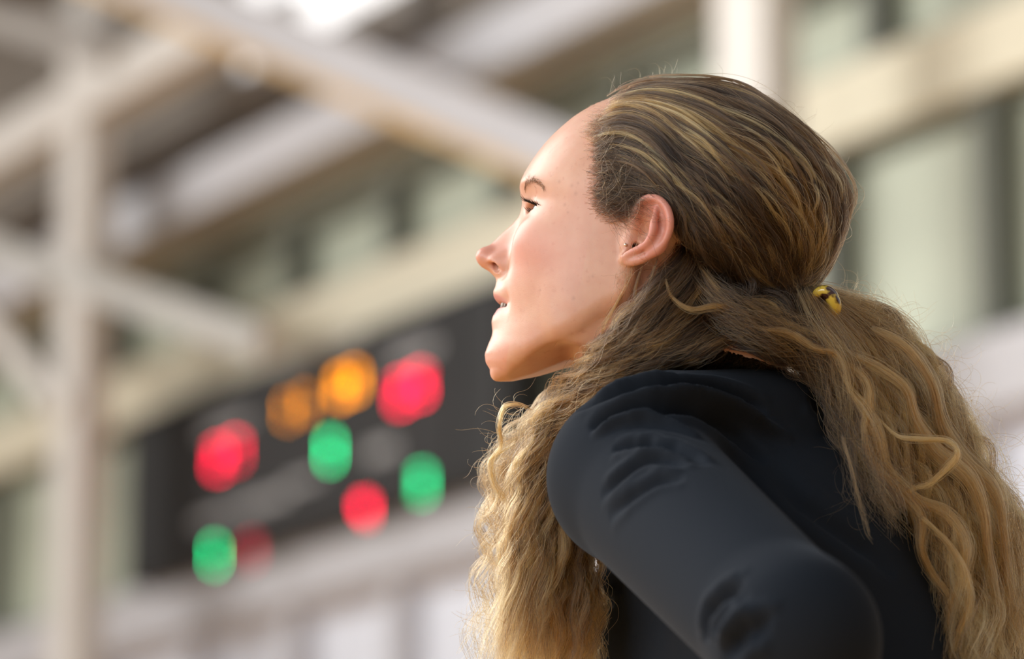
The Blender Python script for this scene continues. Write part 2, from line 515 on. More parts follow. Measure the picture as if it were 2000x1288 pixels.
def build_head():
    c = ax_c
    full = np.interp(c, pr_c, pr_a)                    # traced midline
    # face plane without the nose and lips
    base = pinterp(c, [-150, -118, -108, -98, -88, -76, -64, -50, -36, -24, -8, 8, 20, 30, 38, 46, 58, 72, 94, 116, 142],
                      [60, 82, 92, 97.5, 99.5, 98, 96.5, 97, 98, 98.5, 98.5, 98.5, 98, 97.5, 100.5, 102.5, 99.5, 93, 80, 64, 20])
    nosew = np.clip((c + 34) / 8, 0, 1) * np.clip((42 - c) / 14, 0, 1)
    ridge = np.maximum(full - base, 0)
    nose_h = ridge * nosew
    lip_h = (full - base) * np.clip((-26 - c) / 8, 0, 1)
    brow_h = (full - base) * np.clip((c - 28) / 14, 0, 1) * np.clip((112 - c) / 8, 0, 1)
    bb = np.abs(ax_b)[:, None]; cc = c[None, :]
    # setback of the face surface away from the midline
    bt = np.array([0, 10, 20, 30, 40, 50, 58, 64, 68, 72, 76, 96])
    rows = [(-150, [0, 6, 20, 40, 60, 90, 120, 150, 170, 190, 210, 300]),
            (-104, [0, 4, 13, 26, 45, 72, 110, 140, 160, 180, 200, 300]),
            (-90,  [0, 3, 9.5, 19, 33, 55, 92, 120, 150, 175, 200, 300]),
            (-72,  [0, 2, 6.5, 14, 25.5, 42, 66, 100, 130, 160, 190, 300]),
            (-50,  [0, 1.5, 5, 11, 20.5, 34, 53, 76, 105, 140, 180, 300]),
            (-28,  [0, 0.8, 3, 7.5, 15, 27, 43, 61, 80, 115, 160, 300]),
            (-8,   [0, 0.5, 1.8, 5, 11, 22, 37, 53, 70, 100, 150, 300]),
            (8,    [0, 1.0, 3.0, 5.5, 10.5, 21, 36, 52, 69, 98, 150, 300]),
            (28,   [0, 1.0, 3.5, 8, 15, 26, 40, 56, 73, 98, 150, 300]),
            (46,   [0, 0.6, 2.5, 6.5, 13.5, 25, 40, 57, 74, 98, 150, 300]),
            (72,   [0, 0.8, 3.2, 8, 16, 28, 43, 60, 76, 98, 150, 300]),
            (100,  [0, 1.5, 5, 12, 22, 36, 54, 72, 90, 110, 160, 300]),
            (142,  [0, 3, 10, 22, 38, 60, 85, 105, 120, 140, 180, 300])]
    rc = np.array([r[0] for r in rows])
    tab = np.stack([pinterp(np.abs(ax_b), bt, r[1]) for r in rows])        # rows x b
    S = np.stack([pinterp(c, rc, tab[:, j]) for j in range(len(ax_b))])     # b x c
    H = base[None, :] - S
    H = H + brow_h[None, :] * gs(bb, 40)
    wn = pinterp(c, [-150, -34, -26, -16, -6, 6, 18, 30, 44, 142], [8, 7, 8.5, 10.5, 10.5, 9.6, 8.6, 8.2, 11, 12])
    H = H + nose_h[None, :] * np.exp(-np.abs(bb / wn[None, :]) ** 2.2)
    H = H + lip_h[None, :] * np.exp(-np.abs(bb / 19.5) ** 2.6)
    # eye socket, cheekbone, corner of the mouth, fold beside the nose
    H = H - 9.5 * gs(bb - 30, 13) * gs(cc - 25, 9.5)
    H = H + 2.6 * gs(bb - 33, 12) * gs(cc - 43, 6)
    H = H + 4.2 * gs(bb - 42, 15) * gs(cc + 4, 15)
    H = H + 2.6 * gs(bb - 33, 13) * gs(cc + 40, 22)
    H = H - 2.4 * gs(bb - 25, 4.5) * gs(cc + 50, 7)
    H = H - 2.0 * gs(bb - 17, 4) * gs(cc + 24, 9)
    Hb = np.gradient(H, HS, axis=0); Hc = np.gradient(H, HS, axis=1)
    nrm = np.sqrt(1 + np.minimum(Hb ** 2 + Hc ** 2, 60))
    f = (GA - H[None]) / nrm[None]
    # lower border of the jaw rises towards the ear
    ja = np.interp(ax_a, [-20, 10, 25, 45, 65, 80, 92, 104, 140], [-40, -56, -68, -83, -96, -104, -107.5, -107, -104])
    under = (ja[:, None, None] - 6 * np.clip((np.abs(GB) - 14) / 40, -0.3, 1) * -1.0 - GC) * 0.9
    f = smax(f, under, 10)
    f = smax(f, -(GA + 10), 12)
    # skull
    f = smin(f, ellip(GA, GB, GC, (5, 0, 46), (95, 72, 82)), 10)
    # jaw angle and masseter, temple fill
    f = smin(f, ellip(GA, GB, GC, (26, 44, -46), (26, 14, 30)), 16)
    # neck and shoulder stub inside the jacket
    f = smin(f, capsule(GA, GB, GC, (-6, 0, -30), (-66, 0, -150), 57, 54), 14)
    f = smin(f, capsule(GA, GB, GC, (-35, 0, -10), (-100, 0, -105), 50, 51), 14)

    def sub(b0, b1, fn):
        """work on a small block only"""
        s = tuple(slice(max(0, int((lo - ax[0]) / HS)), int((hi - ax[0]) / HS) + 2) for ax, lo, hi in zip((ax_a, ax_b, ax_c), b0, b1))
        X, Y, Z = np.meshgrid(ax_a[s[0]], ax_b[s[1]], ax_c[s[2]], indexing='ij', sparse=True)
        f[s] = fn(f[s], X, Y, Z)
    # nose: tip, wings, nostrils
    tipA, tipC = px2sag(947, 503)[[0, 2]]
    sub((80, -2, -45), (135, 40, 30), lambda g, X, Y, Z: smin(g, ellip(X, Y, Z, (tipA - 1.5, 3.2, tipC), (7.5, 6.5, 7)), 5))
    al = px2sag(981, 516, 13)
    sub((80, -2, -50), (135, 40, 30), lambda g, X, Y, Z: smin(g, ellip(X, Y, Z, (al[0], 11.0, al[2]), (11.5, 5.2, 8.8)), 7))
    N = lambda px, py, b: px2sag(px, py, b) * np.array([1, 0, 1]) + np.array([0, b, 0])
    nos = [N(948.5, 518, 9.5), N(955.5, 518.5, 12.0), N(964, 521.5, 13.2), N(973, 526, 13.0), N(980, 531, 12.5)]
    sub((80, -2, -50), (135, 40, 30), lambda g, X, Y, Z: smax(g, -tube(X, Y, Z, nos, [2.3, 3.2, 3.4, 2.7, 1.0]), 0.9))
    inner = nos[2] + np.array([0, -7.5, 7.0])
    sub((80, -2, -50), (135, 40, 30), lambda g, X, Y, Z: smax(g, -tube(X, Y, Z, [nos[1] + np.array([0, -3, 0.5]), nos[2] + np.array([0, -3.5, 0]), inner, inner + np.array([-3, 0, 8])], [2.4, 3.2, 2.8, 2.2]), 1.2))
    # lids over the eyeball
    sub((60, 8, 5), (110, 60, 55), lambda g, X, Y, Z: smin(g, np.sqrt((X - EYE[0])**2 + (Y - EYE[1])**2 + (Z - EYE[2])**2) - 13.6, 5))
    def lids(g, X, Y, Z):
        # almond opening between the lids
        yy = (Y - EYE[1]); zz = Z - (EYE[2] + 0.8 - 0.02 * yy)
        q = np.sqrt((yy / 12.0) ** 2 + (zz / (3.7 - 0.08 * yy)) ** 2) - 1
        op = np.maximum(q * 4.2, 11.7 - np.sqrt((X - EYE[0])**2 + (Y - EYE[1])**2 + (Z - EYE[2])**2))
        op = np.maximum(op, EYE[0] - X)
        return smax(g, -op, 1.2)
    sub((60, 8, 5), (110, 60, 55), lids)
    sub((60, 8, 5), (110, 60, 60), lambda g, X, Y, Z: smax(g, -tube(X, Y, Z, [(EYE[0] + 11.5, EYE[1] - 11, EYE[2] + 8.5), (EYE[0] + 13.5, EYE[1], EYE[2] + 10.5), (EYE[0] + 9.5, EYE[1] + 9, EYE[2] + 8.5)], [0.5, 0.8, 0.5]), 2.0))
    # parted lips
    mo = px2sag(979, 600)
    def mouth(g, X, Y, Z):
        zc = mo[2] - 0.012 * Y * Y * 0.35
        return smax(g, -ellip(X, Y, Z - zc, (mo[0] - 4, 0, 0), (14, 23.5, 2.1)), 1.4)
    sub((70, -2, -75), (125, 40, -30), mouth)
    # ear
    E = lambda px, py, b: px2sag(px, py, b)
    def ear(g, X, Y, Z):
        rim = [E(1243, 447, 73), E(1243, 418, 77), E(1252, 396, 80), E(1268, 387, 83), E(1288, 391, 86), E(1303, 408, 88.5), E(1309, 432, 89), E(1306, 455, 87), E(1294, 478, 84), E(1276, 494, 80.5), E(1254, 506, 77.5), E(1232, 511, 74.5), E(1219, 507, 72)]
        rim = crom(rim, 40)
        t = np.linspace(0, 1, 40)
        rr = np.interp(t, [0, 0.1, 0.3, 0.6, 0.75, 0.9, 1], [2.4, 2.9, 3.1, 2.8, 3.0, 4.0, 3.6])
        e = tube(X, Y, Z, rim, rr)
        # shell of the ear: a sheet behind the rim
        ctr = E(1268, 455, 76)
        sheet = None
        for i in range(0, 39):
            p = rim[i]
            s_ = capsule(X, Y, Z, p - np.array([0, 1.5, 0]), ctr + 0.15 * (p - ctr) - np.array([0, 3.0, 0]), 1.9, 2.6)
            sheet = s_ if sheet is None else np.minimum(sheet, s_)
        e = smin(e, sheet, 2.0)
        # antihelix running down into the edge of the lobe
        anti = crom([E(1281, 408, 85), E(1277, 430, 86.5), E(1275, 450, 86.5), E(1266, 472, 84), E(1250, 485, 80.5), E(1232, 494, 78), E(1219, 502, 75.5)], 20)
        e = smin(e, tube(X, Y, Z, anti, np.interp(np.linspace(0, 1, 20), [0, 0.3, 0.7, 1], [2.2, 3.4, 3.0, 2.6])), 3.0)
        body = E(1276, 468, 80)
        e = smin(e, ellip(X, Y, Z, (body[0] - 3, 80.5, body[2]), (9, 4.5, 12)), 3)
        g = smin(g, e, 2.6)
        # root of the helix: a smooth swell from the cheek to the hollow
        r0 = E(1234, 466, 70); r1 = E(1246, 418, 74)
        g = smin(g, capsule(X, Y, Z, (r0[0], 68.5, r0[2]), (r1[0], 74.0, r1[2]), 7.5, 4.6), 5)
        tg = E(1228, 481, 72)
        g = smin(g, ellip(X, Y, Z, (tg[0], 72.0, tg[2]), (5.5, 4.0, 7.5)), 4)
        # hollows: fossa, concha, slit before the lobe
        hol = [E(1266, 404, 86), E(1262, 422, 86), E(1260, 440, 85), E(1262, 456, 84), E(1258, 470, 82)]
        g = smax(g, -tube(X, Y, Z, hol, [3.8, 4.8, 3.6, 3.6, 2.8]), 1.6)
        deep = [E(1256, 436, 79), E(1260, 452, 78), E(1259, 466, 77)]
        g = smax(g, -tube(X, Y, Z, deep, [3.0, 3.8, 3.0]), 1.4)
        sl = [E(1247, 476, 79), E(1240, 482, 77), E(1228, 492, 76), E(1218, 500, 76)]
        g = smax(g, -tube(X, Y, Z, sl, [3.0, 2.6, 1.5, 1.0]), 1.2)
        c0 = E(1243, 480, 76)
        g = smax(g, -capsule(X, Y, Z, (c0[0], 76, c0[2]), (c0[0] + 5, 60, c0[2]), 3.0, 2.4), 1.2)
        return g
    sub((-50, 55, -30), (30, 95, 50), ear)
    return f
EYE = px2sag(1040, 406, 31.0) * np.array([1, 0, 1]) + np.array([-13.6, 31.0, -1.0])
fh = build_head()
# the other half mirrors this one
i0 = int(np.argmin(np.abs(ax_b + HS * 0.5)))          # index of b = -HS/2
half = fh[:, i0 + 1:, :]                              # b = +HS/2 upward
fullv = np.concatenate([half[:, ::-1, :], half], axis=1)
org = np.array([ax_a[0], -ax_b[-1], ax_c[0]])
V, Q = surface_nets(fullv, org, HS)
V = laplace(V, Q, 3, 0.5)
# below the collar the skin is hidden: trim what would come through the cloth (TRIM)
TPS, TLN = math.radians(22), math.radians(27)
TA = np.array([-math.cos(TPS) * math.cos(TLN), math.sin(TPS) * math.cos(TLN), -math.sin(TLN)])
TC = np.array([-math.cos(TPS) * math.sin(TLN), math.sin(TPS) * math.sin(TLN), math.cos(TLN)])
TB = np.array([-math.sin(TPS), -math.cos(TPS), 0.0])
NB = atY(1440, 800, 2.95)                             # base of the neck
def tp(a, b, c):
    return NB + TA * a * 0.001 + TB * b * 0.001 + TC * c * 0.001
W_ = h2w(V)
out = (capsule(W_[:, 0], W_[:, 1], W_[:, 2], tp(-5, 0, 10), tp(30, 0, 150), 0.050, 0.085) > 0.008) & (V[:, 2] < -62) & (V[:, 0] < -20)
okq = ~out[Q].any(1)
Q = Q[okq]
used = np.zeros(len(V), bool); used[Q.ravel()] = True
remap = np.cumsum(used) - 1
V, Q = V[used], remap[Q]
V, Q = biggest(V, Q)
HEADV = V

def skin_material():
    m = bpy.data.materials.new('skin'); m.use_nodes = True
    nt = m.node_tree; b = nt.nodes['Principled BSDF']; L = nt.links.new
    tc = nt.nodes.new('ShaderNodeTexCoord')
    def noise(scale, detail=3, rough=0.6):
        n = nt.nodes.new('ShaderNodeTexNoise'); n.inputs['Scale'].default_value = scale
        n.inputs['Detail'].default_value = detail; n.inputs['Roughness'].default_value = rough
        L(tc.outputs['Object'], n.inputs['Vector']); return n.outputs['Fac']
    def ramp(src, a, bb):
        r = nt.nodes.new('ShaderNodeMapRange'); r.inputs['From Min'].default_value = a; r.inputs['From Max'].default_value = bb
        L(src, r.inputs['Value']); return r.outputs['Result']
    def mix(fac, c0, c1):
        x = nt.nodes.new('ShaderNodeMix'); x.data_type = 'RGBA'
        if isinstance(fac, float): x.inputs['Factor'].default_value = fac
        else: L(fac, x.inputs['Factor'])
        for k, c in ((6, c0), (7, c1)):
            if isinstance(c, tuple): x.inputs[k].default_value = (*c, 1)
            else: L(c, x.inputs[k])
        return x.outputs[2]
    def attr(n):
        a = nt.nodes.new('ShaderNodeAttribute'); a.attribute_name = n; return a.outputs['Fac']
    col = mix(ramp(noise(28), 0.35, 0.7), (0.62, 0.36, 0.25), (0.56, 0.285, 0.19))
    col = mix(ramp(noise(190, 2), 0.60, 0.95), col, (0.50, 0.24, 0.16))
    col = mix(attr('flush'), col, (0.60, 0.235, 0.185))
    col = mix(attr('lips'), col, (0.50, 0.20, 0.175))
    col = mix(attr('mole'), col, (0.20, 0.085, 0.05))
    col = mix(attr('brow'), col, (0.24, 0.115, 0.055))
    L(col, b.inputs['Base Color'])
    b.inputs['Roughness'].default_value = 0.42
    b.inputs['Specular IOR Level'].default_value = 0.45
    b.inputs['Subsurface Weight'].default_value = 0.35
    b.inputs['Subsurface Radius'].default_value = (1.0, 0.35, 0.2)
    b.inputs['Subsurface Scale'].default_value = 0.006
    bp = nt.nodes.new('ShaderNodeBump'); bp.inputs['Strength'].default_value = 0.12; bp.inputs['Distance'].default_value = 0.0006
    L(noise(900, 3), bp.inputs['Height']); L(bp.outputs['Normal'], b.inputs['Normal'])
    return m
M_skin = skin_material()
person = quad_mesh('person', h2w(HEADV), Q, M_skin)
tag(person, 'woman in a black long-sleeved top with long wavy blond-brown hair, face turned aside', 'person')
def pattr(name, v):
    a = person.data.attributes.new(name, 'FLOAT', 'POINT')
    a.data.foreach_set('value', np.clip(v, 0, 1).astype(np.float32))
va, vb, vc = HEADV.T
mo = px2sag(979, 600)
lipu = np.clip(1.3 - ((vb / 24) ** 2 + ((vc - mo[2]) / np.where(vc > mo[2], 8.5, 11.5)) ** 2) * 1.25, 0, 1) * (va > 80)
pattr('lips', np.clip(lipu * 2.2, 0, 1) * 0.85)
fl = 0.5 * gs(np.abs(vb) - 44, 22) * gs(vc + 12, 24) * (va > 30) + 0.7 * gs(vb, 16) * gs(vc + 12, 12) * (va > 100) + 0.75 * np.clip((np.abs(vb) - 74) / 8, 0, 1) * (va < 20) + 0.3 * gs(vc + 95, 14) * (va > 80)
pattr('flush', fl)
mole = np.zeros(len(va))
for px_, py_, r_ in ((1112, 578, 1.7), (1083, 351, 1.5), (1108, 358, 1.6), (1115, 375, 1.8), (1093, 398, 1.6), (1100, 412, 1.2), (1046, 563, 1.2), (1122, 352, 1.2), (1150, 535, 1.3)):
    # nearest skin spot on the viewer's side
    r = ray(px_, py_); W_ = h2w(HEADV); d = W_ - CAM; t = d @ r / (r @ r)
    off = np.linalg.norm(d - t[:, None] * r, axis=1); sel = np.where(off < 0.004)[0]
    i = sel[np.argmin(t[sel])]
    mole = np.maximum(mole, 0.26 * gs(np.linalg.norm(HEADV - HEADV[i], axis=1), r_ * 0.85))
pattr('mole', mole)
pattr('brow', np.zeros(len(va)))

# eyeballs
def eye_material():
    m = bpy.data.materials.new('eyeball'); m.use_nodes = True
    nt = m.node_tree; b = nt.nodes['Principled BSDF']
    tc = nt.nodes.new('ShaderNodeTexCoord'); sp = nt.nodes.new('ShaderNodeSeparateXYZ')
    rp = nt.nodes.new('ShaderNodeValToRGB'); rp.color_ramp.interpolation = 'LINEAR'
    e = rp.color_ramp.elements
    e[0].position = 0.0; e[0].color = (0.40, 0.34, 0.31, 1)
    e[1].position = 1.0; e[1].color = (0.005, 0.005, 0.006, 1)
    for p, c in ((0.895, (0.38, 0.32, 0.29, 1)), (0.905, (0.05, 0.035, 0.025, 1)), (0.93, (0.17, 0.12, 0.07, 1)), (0.972, (0.12, 0.09, 0.05, 1)), (0.98, (0.005, 0.005, 0.006, 1))):
        n = e.new(p); n.color = c
    mr = nt.nodes.new('ShaderNodeMath'); mr.operation = 'DIVIDE'; mr.inputs[1].default_value = 0.012
    nt.links.new(tc.outputs['Object'], sp.inputs[0]); nt.links.new(sp.outputs[0], mr.inputs[0])
    nt.links.new(mr.outputs[0], rp.inputs['Fac']); nt.links.new(rp.outputs['Color'], b.inputs['Base Color'])
    b.inputs['Roughness'].default_value = 0.06
    return m
M_eye = eye_material()
bm = bmesh.new()
bmesh.ops.create_uvsphere(bm, u_segments=40, v_segments=24, radius=0.012)
for v in bm.verts:
    if v.co.x > 0.0104:
        v.co.x += (v.co.x - 0.0104) * 0.75          # cornea
me = bpy.data.meshes.new('eye'); bm.to_mesh(me); bm.free()
HEADROT = Matrix([[HM[0][i], HM[1][i], HM[2][i]] for i in range(3)])
# the viewer's side vector makes the frame left-handed, so flip it for a rotation matrix
HEADROT = Matrix([[HM[0][i], -HM[1][i], HM[2][i]] for i in range(3)])
for sgn in (1, -1):
    o = link_mesh('eye', me, M_eye, person, smooth=True)
    o.matrix_local = Matrix.Translation(Vector(h2w(EYE * np.array([1, sgn, 1])))) @ HEADROT.to_4x4()
# upper teeth
bm = bmesh.new()
for k in range(-4, 5):
    ang = k * 0.26
    cx = mo[0] - 17.5 + 13.5 * math.cos(ang); cy = 19 * math.sin(ang)
    mt = Matrix.Translation((cx, cy, mo[2] + 1.2)) @ Matrix.Rotation(math.atan2(19 * math.sin(ang), 13.5 * math.cos(ang)), 4, 'Z')
    box_bm(bm, (-2.2, -3.6, -4.5), (2.2, 3.6, 4.5), mt)
for v in bm.verts:
    v.co = Vector(h2w(np.array(v.co)))
M_teeth = mat('tooth_enamel', (0.72, 0.66, 0.58), 0.25)
bm_obj('teeth', bm, M_teeth, person, bevel=0.0007, smooth=True)

def tuft(name, roots, tips, bend, rad, col, parent):
    """short tapering hairs as one part"""
    n = len(roots); K = 6
    bm = bmesh.new()
    for r, t, bd in zip(roots, tips, bend):
        prev = None
        for k in range(K):
            u = k / (K - 1)
            p = r * (1 - u) ** 2 + 2 * bd * u * (1 - u) + t * u * u
            rr = rad * (1 - 0.85 * u)
            ring = [bm.verts.new(p + rr * np.array([math.cos(q), 0.5 * math.sin(q), math.sin(q)])) for q in (0.3, 2.4, 4.5)]
            if prev:
                for q in range(3):
                    bm.faces.new((prev[q], prev[(q + 1) % 3], ring[(q + 1) % 3], ring[q]))
            prev = ring
    o = bm_obj(name, bm, col, parent, smooth=True)
    o['kind'] = 'stuff'
    return o
hr = np.random.default_rng(3)
M_lash = mat('lash', (0.012, 0.009, 0.007), 0.5)
M_brow = mat('brow_hair', (0.27, 0.145, 0.07), 0.6)
HEADW = h2w(HEADV)
def lashes(sgn):
    R_l, T_l, B_l = [], [], []
    def add(n, r0, r1, t0, t1, sag):
        """fan of n lashes from the lid line r0..r1 to tips t0..t1, given as (px, py, b)"""
        for k in range(n):
            u = k / (n - 1)
            a = [r0[q] * (1 - u) + r1[q] * u for q in range(3)]; b = [t0[q] * (1 - u) + t1[q] * u for q in range(3)]
            r = px2sag(*a); e = px2sag(b[0] + hr.normal() * 1.3, b[1] + hr.normal() * 1.6, b[2])
            R_l.append(r); T_l.append(e); B_l.append((r * 0.45 + e * 0.55) + np.array([0, 0, -sag]))
    add(34, (1030, 392, 25), (1061, 404, 43), (1015, 383, 27), (1052, 396, 49), 1.6)
    add(26, (1031, 393, 26), (1058, 403, 42), (1019, 388, 28), (1049, 400, 47), 1.2)
    add(20, (1034, 414, 26), (1056, 409, 42), (1023, 404, 28), (1048, 411, 46), 0.8)
    f = lambda A: [h2w(p * np.array([1, sgn, 1])) for p in A]
    tuft('eyelashes', f(R_l), f(T_l), f(B_l), 0.00040, M_lash, person)
def brow(sgn):
    line = crom([(1020, 380), (1021, 367), (1027, 356), (1038, 352), (1049, 358), (1059, 371)], 60)
    P = [on_head(*p) for p in line]
    P = [w2h(p) for p in P if p is not None]
    R_l, T_l, B_l = [], [], []
    for k in range(100):
        i = hr.integers(0, len(P) - 4); p = P[i].copy(); d = P[min(i + 4, len(P) - 1)] - P[i]; d /= np.linalg.norm(d) + 1e-9
        wdt = 1.5 if i < len(P) * 0.7 else 0.9
        p = p + np.array([0, 0, hr.normal() * wdt]) + np.array([0.2, 0, 0])
        up = np.array([0.25, 0.15, 0.45 * (1 - i / len(P))])
        t = p + (d + up) * (5.0 + hr.normal())
        R_l.append(p); T_l.append(t + np.array([-0.6, -0.2, 0])); B_l.append((p + t) / 2 + np.array([0.5, 0.5, 0.2]))
    f = lambda A: [h2w(p * np.array([1, sgn, 1])) for p in A]
    tuft('eyebrow', f(R_l), f(T_l), f(B_l), 0.00019, M_brow, person)
def on_head(px, py, r_=0.003):
    r = ray(px, py); d = HEADW - CAM; t = d @ r / (r @ r)
    off = np.linalg.norm(d - t[:, None] * r, axis=1); sel = np.where(off < r_)[0]
    return HEADW[sel[np.argmin(t[sel])]] if len(sel) else None
for sgn in (1, -1):
    lashes(sgn); brow(sgn)
# little metal stud before the ear
sp_ = on_head(1215, 476)
bm = bmesh.new()
bmesh.ops.create_uvsphere(bm, u_segments=16, v_segments=10, radius=0.0013)
M_steel = mat('stud_metal', (0.75, 0.66, 0.55), 0.2, metal=1.0)
st = bm_obj('ear_stud', bm, M_steel, person, smooth=True)
st.location = sp_ + np.array([0.0, -0.0009, 0.0])
# ------------------------------------------------------------------ the person: black top, trousers, shoes
M_top = mat('black_stretch_knit', (0.0140, 0.0175, 0.0235), 0.9, sheen=0.04, spec=0.08)
def fabric(m):
    nt = m.node_tree; b = nt.nodes['Principled BSDF']
    b.inputs['Sheen Roughness'].default_value = 0.35
    b.inputs['Sheen Tint'].default_value = (0.75, 0.85, 1.0, 1)
    tc = nt.nodes.new('ShaderNodeTexCoord'); n = nt.nodes.new('ShaderNodeTexNoise')
    n.inputs['Scale'].default_value = 1400; n.inputs['Detail'].default_value = 2
    bp = nt.nodes.new('ShaderNodeBump'); bp.inputs['Strength'].default_value = 0.25; bp.inputs['Distance'].default_value = 0.0006
    nt.links.new(tc.outputs['Object'], n.inputs['Vector']); nt.links.new(n.outputs['Fac'], bp.inputs['Height'])
    nt.links.new(bp.outputs['Normal'], b.inputs['Normal'])
fabric(M_top)
SH = atY(1238, 935, 2.78); EL = atY(1553, 1247, 2.54); WR = atY(1490, 1780, 2.74)
def mir(P):
    """the same point on the other side of the trunk"""
    return P - TB * 2 * ((P - NB) @ TB)

HIP = np.array([0.325, 2.985, 0.90])                # middle of the pelvis
POCK = np.array([0.235, 2.80, 1.00])                 # hand tucked into the front pocket
WR = POCK
def top_field(X, Y, Z):
    # trunk coordinates
    dx, dy, dz = X - NB[0], Y - NB[1], Z - NB[2]
    a = dx * TA[0] + dy * TA[1] + dz * TA[2]
    b = dx * TB[0] + dy * TB[1] + dz * TB[2]
    c = dx * TC[0] + dy * TC[1] + dz * TC[2]
    f = ellip(a, b, c, (0.026, 0, -0.205), (0.100, 0.156, 0.195))
    f = smin(f, ellip(a, b, c, (-0.004, 0, -0.150), (0.076, 0.156, 0.135)), 0.05)
    f = smin(f, ellip(a, b, c, (0.100, 0.060, -0.245), (0.080, 0.066, 0.085)), 0.04)
    f = smin(f, ellip(a, b, c, (0.100, -0.060, -0.245), (0.080, 0.066, 0.085)), 0.04)
    f = smin(f, capsule(X, Y, Z, atY(1300, 1090, 2.94), atY(1275, 1330, 2.95), 0.050, 0.056), 0.04)
    w0 = tp(40, 0, -300)
    f = smin(f, capsule(X, (Y - 2.96) * 0.80 + 2.96, Z, w0, HIP + (0, 0, 0.04), 0.098, 0.120), 0.05)
    for sgn in (1, -1):
        S_, E_, W_ = (SH, EL, WR) if sgn == 1 else (mir(SH), mir(EL), mir(WR))
        nk = tp(0, 32 * sgn, -18)
        f = smin(f, capsule(X, Y, Z, nk, S_ + (0, 0, 0.012), 0.046, 0.046), 0.05)
        f = smin(f, np.sqrt((X - S_[0])**2 + (Y - S_[1])**2 + (Z - S_[2])**2) - 0.061, 0.02)
        arm = capsule(X, Y, Z, S_, E_, 0.0605, 0.0530)
        f = smin(f, arm, 0.014)
        f = smin(f, capsule(X, Y, Z, E_, W_, 0.0515, 0.036), 0.022)
    f = smin(f, capsule(X, Y, Z, atY(1315, 800, 2.79), atY(1530, 800, 2.86), 0.027, 0.027), 0.03)
    # neckline and hem
    f = smax(f, -(capsule(X, Y, Z, tp(-5, 0, 10), tp(30, 0, 150), 0.050, 0.085)), 0.008)
    f = smax(f, 0.86 - Z, 0.01)
    return f

VX = 0.0027
gx = np.arange(-0.04, 0.53, VX, dtype=np.float32); gy = np.arange(2.46, 3.46, VX, dtype=np.float32); gz = np.arange(0.84, 1.52, VX, dtype=np.float32)
X, Y, Z = np.meshgrid(gx, gy, gz, indexing='ij', sparse=True)
ft = top_field(X, Y, Z)
TV, TQ = surface_nets(ft, np.array([gx[0], gy[0], gz[0]], float), VX)
del ft
TV, TQ = biggest(TV, TQ)
TV = laplace(TV, TQ, 4, 0.5)

def vnormals(V, Q):
    n = np.cross(V[Q[:, 2]] - V[Q[:, 0]], V[Q[:, 3]] - V[Q[:, 1]])
    N = np.stack([np.bincount(Q.ravel(), np.repeat(n[:, k], 4), len(V)) for k in range(3)], 1)
    return N / (np.linalg.norm(N, axis=1)[:, None] + 1e-12)
TN = vnormals(TV, TQ)
def on_surface(V, px, py, r_=0.005):
    r = ray(px, py); d = V - CAM; t = d @ r / (r @ r)
    off = np.linalg.norm(d - t[:, None] * r, axis=1)
    sel = np.where(off < r_)[0]
    if len(sel) == 0: return None
    return V[sel[np.argmin(t[sel])]]
# folds of the cloth: (photographed course, depth mm, half width mm); negative depth raises a ridge
FOLDS = [
    ([(1120, 792), (1180, 768), (1250, 752), (1330, 748), (1400, 752), (1460, 770), (1510, 800)], 5.0, 6.0),
    ([(1144, 770), (1239, 741), (1324, 727)], -2.5, 5.0),
    ([(1173, 798), (1239, 779), (1314, 770), (1380, 770), (1451, 793), (1503, 826), (1560, 855)], -4.5, 6.5),
    ([(1142, 830), (1192, 802), (1250, 791), (1330, 795), (1390, 815), (1450, 850), (1500, 890)], 5.5, 6.5),
    ([(1144, 842), (1192, 817), (1248, 808), (1314, 820), (1380, 845)], -2.5, 4.5),
    ([(1187, 869), (1239, 857), (1295, 862), (1345, 876), (1380, 896)], 4.0, 5.5),
    ([(1163, 963), (1206, 921), (1253, 892), (1300, 888), (1340, 899)], 3.0, 6.0),
    
    ([(1177, 1006), (1229, 959), (1277, 930), (1333, 921)], 2.2, 6.0),
    ([(1366, 1255), (1370, 1200), (1400, 1158), (1445, 1132)], 3.6, 7.0),
    ([(1392, 1262), (1420, 1205), (1465, 1172)], -1.8, 6.0),
    ([(1405, 1290), (1440, 1240), (1500, 1212)], 3.0, 7.0),
    ([(1120, 1090), (1150, 1150), (1180, 1190)], 4.0, 7.0),
    ([(1590, 760), (1640, 830), (1690, 930)], 3.0, 9.0),
    ([(1500, 900), (1580, 980), (1680, 1050), (1760, 1120)], 2.5, 10.0),
]
def apply_folds(V, N):
    disp = np.zeros(len(V))
    for pts, dep, wd in FOLDS:
        P = [on_surface(TV, *p) for p in crom(pts, 14)]
        P = np.array([p for p in P if p is not None])
        if len(P) < 3: continue
        lo, hi = P.min(0) - 0.04, P.max(0) + 0.04
        sel = np.where(((V > lo) & (V < hi)).all(1))[0]
        v = V[sel]; best = np.full(len(v), 9.0); tt = np.zeros(len(v))
        for i in range(len(P) - 1):
            d = P[i + 1] - P[i]; L2 = d @ d + 1e-12
            t = np.clip(((v - P[i]) @ d) / L2, 0, 1)
            q = np.linalg.norm(v - P[i] - t[:, None] * d, axis=1)
            m = q < best; best[m] = q[m]; tt[m] = (i + t[m]) / (len(P) - 1)
        taper = np.clip(np.minimum(tt, 1 - tt) * 4, 0, 1) ** 0.7
        disp[sel] -= dep * 0.001 * (gs(best, wd * 0.00078) - 0.35 * gs(best - wd * 0.0017, wd * 0.0008)) * taper * 2.3
    return V + N * disp[:, None]
TV2 = apply_folds(TV, TN)
top = quad_mesh('black_top', TV2, TQ, M_top, person)

